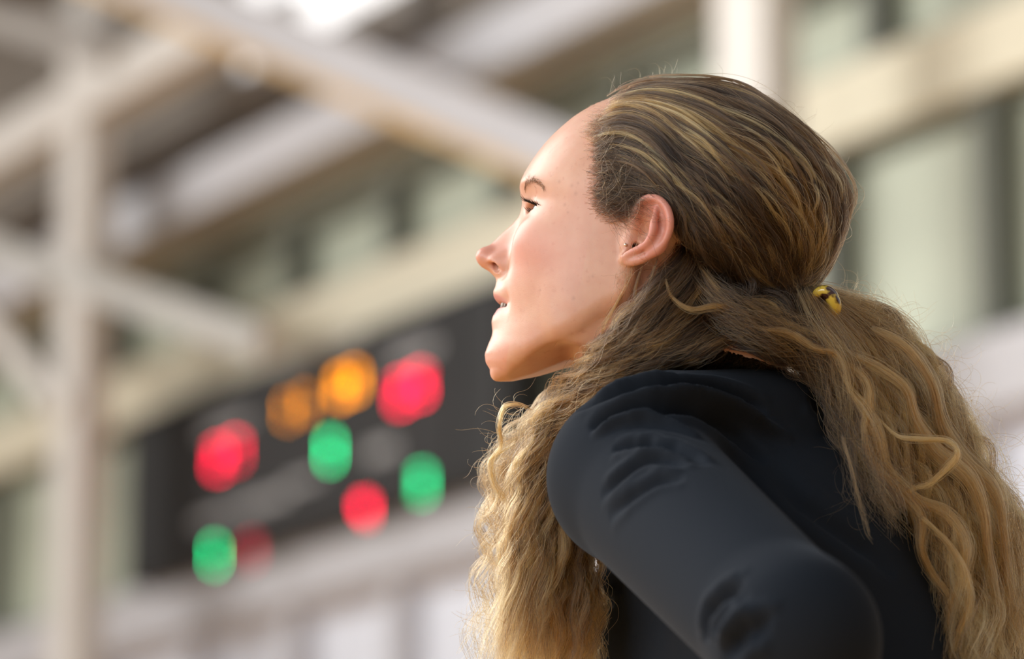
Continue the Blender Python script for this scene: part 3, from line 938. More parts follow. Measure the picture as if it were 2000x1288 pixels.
# trousers and shoes, below the picture's edge
M_trs = mat('dark_trousers', (0.012, 0.013, 0.017), 0.8, spec=0.1)
M_shoe = mat('white_trainer', (0.55, 0.55, 0.54), 0.5)
hx = np.arange(0.12, 0.58, 0.007, dtype=np.float32); hy = np.arange(2.74, 3.26, 0.007, dtype=np.float32); hz = np.arange(0.05, 0.97, 0.007, dtype=np.float32)
X, Y, Z = np.meshgrid(hx, hy, hz, indexing='ij', sparse=True)
f = ellip(X, Y, Z, HIP + (0.02, 0, 0), (0.115, 0.160, 0.10))
for sgn in (1, -1):
    hp_ = HIP + np.array([0.0, -0.085 * sgn, -0.03]); kn = np.array([HIP[0] - 0.03, HIP[1] - 0.09 * sgn, 0.48]); an = np.array([HIP[0] + 0.03, HIP[1] - 0.09 * sgn, 0.09])
    f = smin(f, capsule(X, Y, Z, hp_, kn, 0.088, 0.062), 0.03)
    f = smin(f, capsule(X, Y, Z, kn, an, 0.060, 0.045), 0.02)
f = smax(f, 0.075 - Z, 0.005)
LV, LQ = surface_nets(f, np.array([hx[0], hy[0], hz[0]], float), 0.007)
quad_mesh('trousers', laplace(LV, LQ, 3), LQ, M_trs, person)
for sgn in (1, -1):
    sx = np.arange(0.08, 0.44, 0.005); sy = np.arange(-0.07, 0.07, 0.005); sz = np.arange(-0.01, 0.14, 0.005)
    X, Y, Z = np.meshgrid(sx, sy, sz, indexing='ij', sparse=True)
    f = smin(ellip(X, Y, Z, (0.20, 0, 0.03), (0.095, 0.046, 0.040)), ellip(X, Y, Z, (0.33, 0, 0.045), (0.06, 0.038, 0.055)), 0.03)
    f = smax(f, -Z + 0.001, 0.004)
    SV, SQ = surface_nets(f, np.array([sx[0], sy[0], sz[0]]), 0.005)
    SV = laplace(SV, SQ, 2); SV[:, 2] -= SV[:, 2].min()
    quad_mesh('shoe', SV + np.array([0.03, HIP[1] - 0.09 * sgn, 0.0]), SQ, M_shoe, person)
# ------------------------------------------------------------------ the person: hair
rng = np.random.default_rng(7)
SIL = [(1175,183),(1247,160),(1331,158),(1435,166),(1519,212),(1595,279),(1640,350),(1650,405),(1630,470)]
sp = np.array([px2sag(*p) for p in SIL])
# hull of the combed-back hair: an ellipsoid in the head frame through the outline
def fit_hull():
    best = None
    for ca in np.arange(-30, 20, 4):
        for cc in np.arange(20, 80, 4):
            A = np.stack([(sp[:, 0] - ca) ** 2, (sp[:, 2] - cc) ** 2], 1)
            s, *_ = np.linalg.lstsq(A, np.ones(len(sp)), rcond=None)
            if (s <= 0).any(): continue
            e = np.abs(np.sqrt(A @ s) - 1).max()
            if best is None or e < best[0]:
                best = (e, ca, cc, 1 / math.sqrt(s[0]), 1 / math.sqrt(s[1]))
    return best
hull = fit_hull()
HUC = np.array([hull[1], 0.0, hull[2]]); HUR = np.array([hull[3], 80.0, hull[4]])
def hull_pt(px, py, lift=0.0):
    """head coordinates where the line of sight meets the hair hull, or its nearest point beside it"""
    r = ray(px, py)
    o = w2h(CAM); d = r @ HM.T * 1000
    R = HUR + lift
    oo = (o - HUC) / R; dd = d / R
    A = dd @ dd; B = oo @ dd; C = oo @ oo - 1
    disc = B * B - A * C
    t = (-B - math.sqrt(max(disc, 0.0))) / A
    return o + d * t
def hair_material():
    m = bpy.data.materials.new('hair_strands'); m.use_nodes = True
    nt = m.node_tree; nt.nodes.clear()
    out = nt.nodes.new('ShaderNodeOutputMaterial')
    h = nt.nodes.new('ShaderNodeBsdfHairPrincipled')
    h.model = 'CHIANG'
    h.parametrization = 'COLOR'
    at = nt.nodes.new('ShaderNodeAttribute'); at.attribute_name = 'hcol'
    nt.links.new(at.outputs['Color'], h.inputs['Color'])
    h.inputs['Roughness'].default_value = 0.40
    h.inputs['Radial Roughness'].default_value = 0.45
    h.inputs['Coat'].default_value = 0.0
    h.inputs['IOR'].default_value = 1.45
    h.inputs['Random Roughness'].default_value = 0.2
    nt.links.new(h.outputs[0], out.inputs['Surface'])
    return m
M_hair = hair_material()
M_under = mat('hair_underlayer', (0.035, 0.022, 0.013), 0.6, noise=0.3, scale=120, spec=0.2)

PT = 44
SETS = {}
def push(setname, paths, cols, rad):
    """paths (n, PT, 3) world, cols (n, PT, 3) or (n, 3), rad (n,)"""
    if cols.ndim == 2:
        cols = np.repeat(cols[:, None, :], paths.shape[1], 1)
    SETS.setdefault(setname, []).append((paths.astype(np.float32), cols.astype(np.float32), rad.astype(np.float32)))
DARK = np.array([0.010, 0.006, 0.004]); BROWN = np.array([0.062, 0.037, 0.021]); GOLD = np.array([0.32, 0.165, 0.050]); BLOND = np.array([0.58, 0.37, 0.14])
def shade(s):
    """0 dark brown .. 1 pale blond"""
    s = np.clip(s, 0, 1)[..., None]
    xs = [0, 0.35, 0.72, 1.0]; pal = np.stack([DARK, BROWN, GOLD, BLOND])
    return np.concatenate([np.interp(s, xs, pal[:, k]) for k in range(3)], -1)
def smooth_noise(n, P, k):
    """n curves of P samples of gentle noise with about k bends"""
    c = rng.normal(size=(n, k + 3))
    x = np.linspace(0, k, P); i = np.minimum(x.astype(int), k - 1); u = x - i
    p0, p1, p2, p3 = c[:, i], c[:, i + 1], c[:, i + 2], c[:, np.minimum(i + 3, k + 2)]
    return 0.5 * (2 * p1 + (p2 - p0) * u + (2 * p0 - 5 * p1 + 4 * p2 - p3) * u ** 2 + (3 * p1 - p0 - 3 * p2 + p3) * u ** 3)
TT = np.linspace(0, 1, PT)
def frames(G):
    """tangent, sideways and depth vectors of guide paths (..., PT, 3)"""
    T = np.gradient(G, axis=-2); T /= np.linalg.norm(T, axis=-1, keepdims=True) + 1e-9
    S = np.cross(T, np.array([0.0, 1.0, 0.05])); S /= np.linalg.norm(S, axis=-1, keepdims=True) + 1e-9
    return T, S, np.cross(S, T)
def grow(setname, G, n, clump=14, rc=0.0012, wave=0.0, freq=3.0, frizz=0.0008, tone=0.4, tspread=0.15, tgrad=0.0, rad=0.00017, wv0=0.15, tipspread=1.0, short=0.0, tstrand=0.13, lock=False, stagger=0.0):
    """strands around m guides G (m, PT, 3): each guide is the middle of one clump of n/m strands"""
    m = len(G); per = max(1, int(round(n / m)))
    ph = rng.uniform(0, 6.28, (m, 1)); fr = freq * rng.uniform(0.75, 1.3, (m, 1)); am = wave * rng.uniform(0.5, 1.4, (m, 1))
    env = np.clip((TT - wv0 * 0.3) / (wv0 + 0.25), 0, 1)[None]
    T, S, D = frames(G)
    w1 = am * env * np.sin(6.283 * fr * TT + ph); w2 = 0.7 * am * env * np.cos(6.283 * fr * TT + ph + 0.6)
    C = G + S * w1[..., None] + D * w2[..., None]
    T, S, D = frames(C)
    o = rng.normal(size=(m, per, 2)) * 0.6
    pr_ = (rc * (0.75 + 0.25 * tipspread * TT + 0.35 * np.sin(6.283 * TT * 1.3 + ph) * 0.5))
    if lock:
        pr_ = rc * (0.22 + 0.78 * np.sin(np.pi * np.clip(TT * 0.92 + 0.04, 0, 1)) ** 0.8)[None] * (1 + 0.3 * np.sin(6.283 * TT * 2.1 + ph))
    P = C[:, None] + S[:, None] * (o[..., 0:1] * pr_[:, None])[..., None] + D[:, None] * (o[..., 1:2] * pr_[:, None])[..., None]
    P = P.reshape(m * per, PT, 3)
    fz = frizz * (0.2 + 0.8 * TT)
    for k_, a_ in ((5, 1.0), (11, 0.45)):
        for ax in range(3):
            P[:, :, ax] += smooth_noise(m * per, PT, k_) * fz * a_
    if lock:
        a0 = 0.28 * rng.random(m * per) ** 1.5; a1 = 1 - 0.3 * rng.random(m * per) ** 1.5
        idx = (a0[:, None] + (a1 - a0)[:, None] * TT[None]) * (PT - 1); i = np.minimum(idx.astype(int), PT - 2); u = (idx - i)[..., None]
        r_ = np.arange(m * per)[:, None]
        P = P[r_, i] * (1 - u) + P[r_, i + 1] * u
    if stagger:
        a0 = stagger * rng.random(m * per)
        idx = (a0[:, None] + (1 - a0)[:, None] * TT[None]) * (PT - 1); i = np.minimum(idx.astype(int), PT - 2); u = (idx - i)[..., None]
        r_ = np.arange(m * per)[:, None]
        P = P[r_, i] * (1 - u) + P[r_, i + 1] * u
    if short:
        # some strands end early
        L = 1 - short * rng.random(m * per) ** 2
        idx = L[:, None] * TT[None] * (PT - 1); i = np.minimum(idx.astype(int), PT - 2); u = (idx - i)[..., None]
        r_ = np.arange(m * per)[:, None]
        P = P[r_, i] * (1 - u) + P[r_, i + 1] * u
    tn = np.repeat(np.broadcast_to(np.asarray(tone, float), (m,)) + rng.normal(size=m) * tspread, per) + rng.normal(size=m * per) * tstrand
    s = tn[:, None] + tgrad * TT[None]
    push(setname, P, shade(s), rad * rng.uniform(0.7, 1.25, m * per))

# ---- combed-back hair from the hairline to the clip
FLOW = [
    [(1175,183),(1247,159),(1331,156),(1435,164),(1519,210),(1595,279),(1645,355),(1658,405),(1637,476),(1592,556)],
    [(1190,190),(1268,170),(1352,180),(1435,205),(1519,255),(1580,318),(1622,385),(1625,470),(1588,556)],
    [(1178,196),(1262,186),(1352,208),(1435,250),(1519,300),(1570,355),(1595,413),(1597,476),(1580,556)],
    [(1165,216),(1226,206),(1289,229),(1352,275),(1414,321),(1477,371),(1532,430),(1561,489),(1572,556)],
    [(1157,258),(1217,252),(1276,279),(1335,338),(1393,388),(1456,439),(1511,489),(1556,556)],
    [(1150,300),(1205,302),(1268,330),(1326,372),(1385,422),(1444,468),(1498,510),(1548,562)],
    [(1146,346),(1196,344),(1259,364),(1310,393),(1360,447),(1419,495),(1477,535),(1545,568)],
    [(1148,392),(1184,392),(1234,384),(1285,377),(1316,409),(1330,455),(1378,497),(1438,535),(1530,574)],
]
CLIP_H = px2sag(1588, 572, 4)
fl = []
for q in FLOW:
    pts = crom(q, PT)
    g = np.array([hull_pt(*p, 0.0) for p in pts])
    # the ends run together at the clip near the midline
    e = np.clip((TT - 0.62) / 0.38, 0, 1)[:, None] ** 2
    g[:, 1] = g[:, 1] * (1 - e[:, 0]) + (CLIP_H[1] + 9) * e[:, 0]
    fl.append(g)
fl = np.array(fl)                                      # guides in head mm
HEADW = h2w(HEADV)
def skin_b(a, c):
    """sideways reach of the skull at (a, c), from the sculpted head"""
    m = (np.abs(HEADV[:, 0] - a) < 3) & (np.abs(HEADV[:, 2] - c) < 3) & (np.abs(HEADV[:, 1]) < 80)
    return HEADV[m, 1].max() if m.any() else 60.0
def scalp(n_clump, per, side, tone_fn, rc=1.2, wave=1.0, lift=(-3, 3), setname='combed_back', t0=(0.0, 0.0), frizz=0.7, rad=0.00017, grange=(0, 7)):
    gpar = rng.uniform(grange[0], grange[1], n_clump)
    if grange[1] == 7 and grange[0] == 0:
        # thin veil over the crown's outline
        mv = (gpar < 1.5) & (rng.random(n_clump) < 0.5)
        gpar[mv] = rng.uniform(1.5, 7, mv.sum())
    i = np.minimum(gpar.astype(int), 6); u = (gpar - i)[:, None, None]
    u = u * u * (3 - 2 * u) * 0.4 + u * 0.6
    G = fl[i] * (1 - u) + fl[i + 1] * u
    # start a little behind the hairline for most of the clumps
    st = rng.uniform(t0[0], t0[1], n_clump)
    idx = (st[:, None] + (1 - st[:, None]) * TT[None]) * (PT - 1); k = np.minimum(idx.astype(int), PT - 2); v = (idx - k)[..., None]
    r_ = np.arange(n_clump)[:, None]
    G = G[r_, k] * (1 - v) + G[r_, k + 1] * v
    # lift off / sink into the hull, roots sink to the skin
    nrm = (G - HUC) / HUR ** 2; nrm /= np.linalg.norm(nrm, axis=-1, keepdims=True)
    lf = rng.uniform(lift[0], lift[1], n_clump)[:, None] * np.sin(np.pi * np.clip(TT * 0.9 + 0.1, 0, 1))[None] - 2.5 * np.exp(-TT / 0.03)[None]
    G = G + nrm * lf[..., None]
    if side < 0:
        G = G * np.array([1, -1, 1])
    grow(setname, h2w(G), n_clump * per, rc=rc * 0.001, wave=wave * 0.001, freq=2.2, frizz=frizz * 0.001, tone=tone_fn(gpar), tspread=0.05, rad=rad, tipspread=0.4, tstrand=0.08, stagger=0.16)
streak = np.interp(np.linspace(0, 7, 120), np.linspace(0, 7, 24), rng.uniform(-0.24, 0.26, 24))
def tone_cap(g):
    """dark brown with blond streaks, most of them over the crown's side"""
    p = np.interp(g, [0, 1, 1.8, 2.6, 3.2, 3.8, 4.6, 5.4, 6.2, 7], [0.20, 0.22, 0.35, 0.62, 0.55, 0.25, 0.18, 0.10, 0.06, 0.04])
    p = p + np.interp(g, np.linspace(0, 7, 120), streak)
    return np.where(rng.random(len(g)) < p, rng.uniform(0.62, 0.95, len(g)), rng.uniform(0.02, 0.26, len(g)))
def bimodal(n, p, lo=(0.02, 0.25), hi=(0.5, 0.75)):
    return np.where(rng.random(n) < p, rng.uniform(*hi, n), rng.uniform(*lo, n))
def tone_base(g):
    return np.interp(g, [0, 1.8, 2.6, 3.4, 4.2, 5.4, 7], [0.22, 0.34, 0.50, 0.42, 0.22, 0.14, 0.08]) + 0.6 * np.interp(g, np.linspace(0, 7, 120), streak)
scalp(330, 18, 1, tone_base, rc=2.3, lift=(-5, 1), t0=(0, 0.10), frizz=0.9)
scalp(150, 17, 1, tone_cap, rc=1.5, wave=3.0, lift=(-2, 4), t0=(0, 0.3), frizz=1.0)
scalp(95, 15, 1, lambda g: np.clip(tone_cap(g) + 0.12, 0.2, 0.85), rc=0.9, wave=4.0, lift=(1, 6), t0=(0, 0.4), frizz=1.2)
scalp(60, 12, 1, lambda g: tone_cap(g) * 0.3, rc=0.9, wave=3.5, lift=(1, 4), t0=(0, 0.4), frizz=1.2)
scalp(150, 1, 1, lambda g: tone_cap(g) + 0.25, rc=0.5, wave=6.0, lift=(3, 8), t0=(0, 0.6), frizz=2.5, rad=0.00012)
scalp(240, 12, -1, tone_cap, rc=2.0, lift=(-4, 3), t0=(0, 0.1))
scalp(150, 14, 1, lambda g: 0.16 + 0 * g, rc=1.6, wave=2.0, lift=(-4, 3), grange=(4.6, 7), t0=(0, 0.2), frizz=1.6, rad=0.00014)
# loose loop standing off the back of the head
scalp(26, 16, 1, lambda g: 0.40 + 0 * g, rc=1.6, wave=1.0, lift=(-2, 3), grange=(0, 0.9), t0=(0.3, 0.45))
scalp(20, 14, -1, lambda g: 0.40 + 0 * g, rc=1.6, wave=1.0, lift=(-2, 3), grange=(0, 1.2), t0=(0.3, 0.45))

# ---- long loose hair
JACK = TV2[::2]
def nearer(P, V, gap, r_=0.012):
    """move a point along its line of sight so that it lies in front of the surface V"""
    q = on_surface(V, *project(P), r_)
    if q is None: return P
    r = P - CAM
    tq = np.linalg.norm(q - CAM) - gap; tp_ = np.linalg.norm(r)
    return CAM + r / tp_ * min(tp_, tq)
def guide(pts, surf=(), gap=0.006):
    """guide through (px, py, distance) spots of the photograph"""
    P = np.array([atY(*p) for p in pts])
    for V in surf:
        P = np.array([nearer(p, V, gap) if i_ > 1 else p for i_, p in enumerate(P)])
    return crom(P, PT)
def between(gs_, n, jitter=0.006, spread=0.008):
    """n guides spread evenly over the sheet of hair that the given guides span"""
    gs_ = np.array(gs_); m = len(gs_)
    t = rng.uniform(0, m - 1, n); i = np.minimum(t.astype(int), m - 2); u = (t - i)[:, None, None]
    G = gs_[i] * (1 - u) + gs_[i + 1] * u
    off = np.clip(rng.normal(size=(n, 1, 3)), -1.5, 1.5) * np.array([jitter, spread, jitter]) * (0.25 + 0.75 * TT)[None, :, None]
    return G + off
HW = HEADW[::2]
# R: over the back
R = [guide(p, (JACK,), 0.008) for p in (
    [(1585,575,2.86),(1650,592,2.87),(1730,625,2.88),(1795,690,2.89),(1850,790,2.90),(1905,900,2.90),(1975,1020,2.90),(2005,1150,2.90),(2030,1330,2.90)],
    [(1585,578,2.86),(1640,600,2.86),(1720,650,2.87),(1790,740,2.88),(1850,850,2.88),(1905,960,2.88),(1950,1080,2.88),(1980,1200,2.88),(1995,1330,2.88)],
    [(1580,580,2.85),(1630,620,2.85),(1700,690,2.86),(1760,780,2.86),(1815,880,2.87),(1865,990,2.87),(1915,1090,2.87),(1950,1200,2.87),(1965,1330,2.87)],
    [(1575,582,2.85),(1615,640,2.84),(1670,720,2.84),(1720,800,2.85),(1770,890,2.85),(1825,990,2.86),(1870,1090,2.86),(1905,1200,2.86),(1925,1330,2.86)],
    [(1560,582,2.84),(1590,650,2.83),(1640,730,2.83),(1680,810,2.83),(1730,910,2.84),(1790,1000,2.85),(1840,1100,2.85),(1870,1210,2.86),(1885,1330,2.86)])]
grow('loose_back', between(R, 210, 0.008, 0.012), 4800, rc=0.0023, wave=0.0072, freq=4.6, frizz=0.0014, tone=bimodal(210, 0.55, (0.10, 0.34), (0.52, 0.80)), tspread=0.04, tgrad=0.20, short=0.25)
grow('loose_back', between(R[:3], 60, 0.012, 0.015), 1000, rc=0.004, wave=0.006, freq=3.5, frizz=0.0035, tone=0.60, tspread=0.12, tgrad=0.1, short=0.6, rad=0.00014)
# M: below the clip and behind the ear, parting to both sides
ML = [guide(p, (HW,), 0.010) for p in (
    [(1322,420,2.83),(1328,490,2.805),(1265,570,2.81),(1205,640,2.82),(1155,705,2.835),(1100,765,2.85),(1050,840,2.86),(1020,930,2.865),(1008,1040,2.865),(990,1160,2.86),(965,1320,2.85)],
    [(1350,440,2.84),(1350,530,2.81),(1280,620,2.815),(1215,690,2.825),(1150,750,2.84),(1098,820,2.855),(1065,910,2.865),(1048,1010,2.865),(1035,1130,2.86),(1015,1320,2.85)],
    [(1410,450,2.85),(1395,570,2.82),(1310,660,2.82),(1230,715,2.83),(1160,780,2.845),(1110,860,2.86),(1085,950,2.87),(1075,1060,2.87),(1070,1180,2.865),(1055,1320,2.86)],
    [(1470,480,2.85),(1440,600,2.825),(1340,680,2.825),(1250,725,2.84),(1180,790,2.855),(1130,880,2.87),(1110,980,2.875),(1115,1090,2.875),(1125,1200,2.87),(1110,1320,2.87)],
    [(1530,520,2.86),(1480,620,2.83),(1380,690,2.835),(1290,735,2.85),(1210,810,2.87),(1160,900,2.88),(1140,1010,2.885),(1150,1120,2.885),(1160,1210,2.885),(1150,1320,2.88)])]
grow('loose_front', between(ML, 200, 0.006, 0.010), 4600, rc=0.0021, wave=0.0042, freq=8.0, frizz=0.0013, tone=bimodal(200, 0.38, (-0.12, 0.06), (0.18, 0.46)), tspread=0.04, tgrad=0.54, short=0.15)
LF = [guide([(p[0] + dx, p[1], p[2] + 0.05) for p in q], ()) for dx, q in ((5, [(1150,720,2.85),(1080,775,2.86),(1010,850,2.87),(965,930,2.87),(955,1040,2.87),(945,1160,2.87),(925,1320,2.86)]), (60, [(1150,720,2.85),(1080,775,2.86),(1020,850,2.87),(990,930,2.87),(985,1040,2.87),(990,1160,2.87),(980,1320,2.86)]), (120, [(1150,720,2.85),(1090,790,2.86),(1040,880,2.87),(1020,970,2.87),(1020,1080,2.87),(1030,1180,2.87),(1020,1320,2.86)]))]
grow('loose_front', between(LF, 60, 0.009, 0.012), 1000, rc=0.0032, wave=0.005, freq=7.5, frizz=0.0022, tone=0.40, tspread=0.13, tgrad=0.18, short=0.5)
# wispy front edge
grow('loose_front', between(ML[:2], 50, 0.008, 0.010), 450, rc=0.003, wave=0.005, freq=9, frizz=0.0036, tone=0.55, tspread=0.12, tgrad=0.15, short=0.75, rad=0.00014)
MR = [guide(p, (HW, JACK), 0.010) for p in (
    [(1335,420,2.84),(1370,530,2.81),(1440,590,2.81),(1520,620,2.82),(1590,660,2.83),(1650,740,2.83),(1690,830,2.83),(1740,930,2.84)],
    [(1330,460,2.84),(1380,585,2.81),(1460,635,2.815),(1540,665,2.825),(1610,720,2.83),(1655,800,2.83),(1700,890,2.83),(1760,990,2.84)],
    [(1340,500,2.84),(1400,640,2.815),(1480,680,2.82),(1560,705,2.825),(1620,760,2.83),(1660,840,2.83),(1700,930,2.83),(1750,1030,2.84)])]
grow('loose_back', between(MR, 90, 0.007, 0.008), 2100, rc=0.0024, wave=0.0045, freq=3.6, frizz=0.0014, tone=bimodal(90, 0.3, (-0.10, 0.06), (0.25, 0.5)), tspread=0.04, tgrad=0.42, short=0.35)
# tangle over the nape, between ear and clip
ng = []
for k in range(110):
    u = rng.uniform(); x0 = 1330 + 240 * u; y0 = 440 + 110 * u
    dx = rng.normal() * 70 - 25
    ng.append(guide([(x0, y0 - 25, 2.85), (x0 + rng.normal() * 12, y0 + 45, 2.815 + 0.02 * u), (x0 + dx * 0.5 + rng.normal() * 15, y0 + 100, 2.812 + 0.02 * u), (x0 + dx + rng.normal() * 15, y0 + 160, 2.818 + 0.02 * u), (x0 + dx * 1.6, y0 + 215, 2.83 + 0.02 * u)]))
grow('loose_back', np.array(ng), 2600, rc=0.0028, wave=0.0045, freq=2.6, frizz=0.0022, tone=0.03, tspread=0.08, tgrad=0.18, short=0.4)
# frizz: single strands curling on their own through the loose hair
def curls(setname, G, n, wave, freq, frizz, tone, tgrad, rad=0.00013, short=0.7):
    grow(setname, G[rng.integers(0, len(G), n)], n, rc=0.004, wave=wave, freq=freq, frizz=frizz, tone=tone, tspread=0.14, tgrad=tgrad, rad=rad, short=short)
curls('loose_back', between(R, 300, 0.012, 0.010) + np.array([0, -0.012, 0]), 700, 0.0070, 4.0, 0.0025, 0.50, 0.2)
curls('loose_back', between(MR, 200, 0.012, 0.006) + np.array([0, -0.008, 0]), 330, 0.0060, 4.0, 0.0025, 0.24, 0.38)
curls('loose_front', between(ML, 300, 0.010, 0.008) + np.array([0, -0.006, 0]), 420, 0.0050, 9.0, 0.0025, 0.20, 0.48)
curls('loose_front', between(LF, 200, 0.012, 0.015), 260, 0.0070, 8.0, 0.0040, 0.55, 0.15)
curls('loose_back', np.array(ng), 260, 0.0060, 3.0, 0.0030, 0.18, 0.2)
# single locks that stand out
LOCKS = [
    ('loose_back', [(1625,690,2.82),(1660,760,2.815),(1690,800,2.81),(1715,850,2.81),(1735,920,2.815),(1790,975,2.82),(1850,1005,2.82),(1885,1060,2.82),(1880,1120,2.82),(1860,1180,2.82),(1850,1240,2.82)], 150, 0.0042, 0.72),
    ('loose_back', [(1640,700,2.82),(1690,740,2.815),(1700,790,2.81),(1690,840,2.81),(1705,900,2.81),(1760,960,2.815),(1800,1010,2.815),(1800,1070,2.815),(1820,1120,2.82),(1855,1170,2.82),(1845,1240,2.82)], 150, 0.0040, 0.74),
    ('loose_back', [(1700,800,2.815),(1750,850,2.81),(1800,858,2.805),(1850,862,2.805),(1870,885,2.805),(1850,915,2.81),(1815,945,2.81),(1775,960,2.815),(1760,1000,2.82)], 70, 0.0020, 0.78),
    ('loose_back', [(1660,690,2.82),(1720,720,2.82),(1770,760,2.82),(1790,820,2.825),(1830,880,2.83),(1890,930,2.83),(1920,1000,2.835),(1930,1080,2.84),(1950,1180,2.84),(1960,1320,2.84)], 150, 0.0050, 0.70),
    ('loose_back', [(1700,640,2.84),(1770,680,2.84),(1820,750,2.84),(1840,830,2.845),(1880,900,2.85),(1940,960,2.85),(1960,1040,2.85),(1970,1140,2.855),(1995,1300,2.855)], 150, 0.0055, 0.66),
    ('loose_back', [(1645,850,2.78),(1650,870,2.78),(1665,920,2.775),(1675,970,2.775),(1690,1020,2.775),(1703,1058,2.775)], 22, 0.0011, 0.55),
    ('loose_back', [(1800,1010,2.81),(1850,1060,2.81),(1880,1110,2.81),(1890,1180,2.81),(1870,1240,2.81),(1850,1300,2.81)], 80, 0.0030, 0.74),
    ('loose_back', [(1420,668,2.80),(1460,655,2.795),(1500,645,2.795),(1545,652,2.80),(1590,680,2.805),(1630,690,2.81),(1650,720,2.81),(1660,770,2.81)], 70, 0.0020, 0.66),
    ('loose_back', [(1300,545,2.79),(1312,580,2.79),(1350,604,2.79),(1400,598,2.79),(1450,605,2.80),(1500,625,2.805),(1560,640,2.81),(1610,660,2.815)], 60, 0.0018, 0.66),
    ('loose_back', [(1425,470,2.85),(1400,515,2.825),(1375,555,2.805),(1345,595,2.80),(1315,640,2.805),(1270,690,2.815)], 60, 0.0024, 0.66),
    ('loose_front', [(1235,515,2.795),(1222,560,2.80),(1200,600,2.805),(1180,640,2.81),(1172,680,2.82),(1140,710,2.83),(1100,740,2.84)], 26, 0.0012, 0.66),
    ('loose_front', [(1255,515,2.795),(1240,570,2.80),(1245,620,2.80),(1215,670,2.81),(1190,720,2.825),(1150,760,2.84)], 30, 0.0015, 0.60),
    ('loose_front', [(1285,500,2.79),(1270,560,2.795),(1285,610,2.80),(1260,660,2.81),(1235,700,2.82),(1190,745,2.835)], 40, 0.0018, 0.50),
    ('loose_front', [(1275,620,2.80),(1285,650,2.80),(1310,670,2.80),(1360,675,2.80),(1410,668,2.80)], 30, 0.0012, 0.66),
    ('loose_front', [(1040,800,2.84),(1010,790,2.83),(985,795,2.83),(975,830,2.83),(978,870,2.84),(960,905,2.84),(965,950,2.845),(985,980,2.85),(970,1010,2.85)], 34, 0.0016, 0.72),
    ('loose_front', [(1010,860,2.84),(985,880,2.84),(955,900,2.84),(960,940,2.84),(972,970,2.84),(955,1000,2.845),(930,1015,2.85)], 22, 0.0014, 0.70),
    ('loose_front', [(1060,960,2.855),(1040,1030,2.855),(1050,1100,2.855),(1030,1180,2.855),(1040,1250,2.855),(1030,1320,2.855)], 130, 0.0045, 0.72),
    ('loose_front', [(1095,1000,2.86),(1100,1080,2.855),(1075,1150,2.855),(1090,1230,2.855),(1080,1320,2.855)], 130, 0.0045, 0.70),
    ('loose_front', [(1010,980,2.855),(995,1060,2.855),(1005,1130,2.855),(980,1210,2.855),(985,1320,2.855)], 110, 0.0040, 0.70),
]
for st_, pts, n_, r_, tn in LOCKS:
    grow(st_, guide(pts)[None], n_, rc=r_, wave=0.0, frizz=0.0013, tone=tn - 0.06, tspread=0.03, rad=0.00017, lock=True)
# short curls at the temple and flyaways round the outline
def wisps(setname, n, fn, length, curl, rad, tone):
    P = np.zeros((n, PT, 3))
    for k in range(n):
        px_, py_, dx, dy, dep = fn()
        L_ = length * rng.uniform(0.5, 1.3)
        th = math.atan2(dy, dx) + rng.normal() * 0.5
        dth = np.cumsum(smooth_noise(1, PT, 3)[0] * curl / PT) + rng.normal() * curl * 0.6 * TT
        xs = px_ + np.cumsum(np.cos(th + dth)) * L_ / PT; ys = py_ + np.cumsum(np.sin(th + dth)) * L_ / PT
        if dep is None:
            q = np.array([h2w(hull_pt(x, y, 1.0)) for x, y in zip(xs, ys)])
        else:
            q = np.array([atY(x, y, dep) for x, y in zip(xs, ys)])
        P[k] = q
    push(setname, P, shade(np.full(n, tone) + rng.normal(size=n) * 0.12), rad * rng.uniform(0.7, 1.2, n))
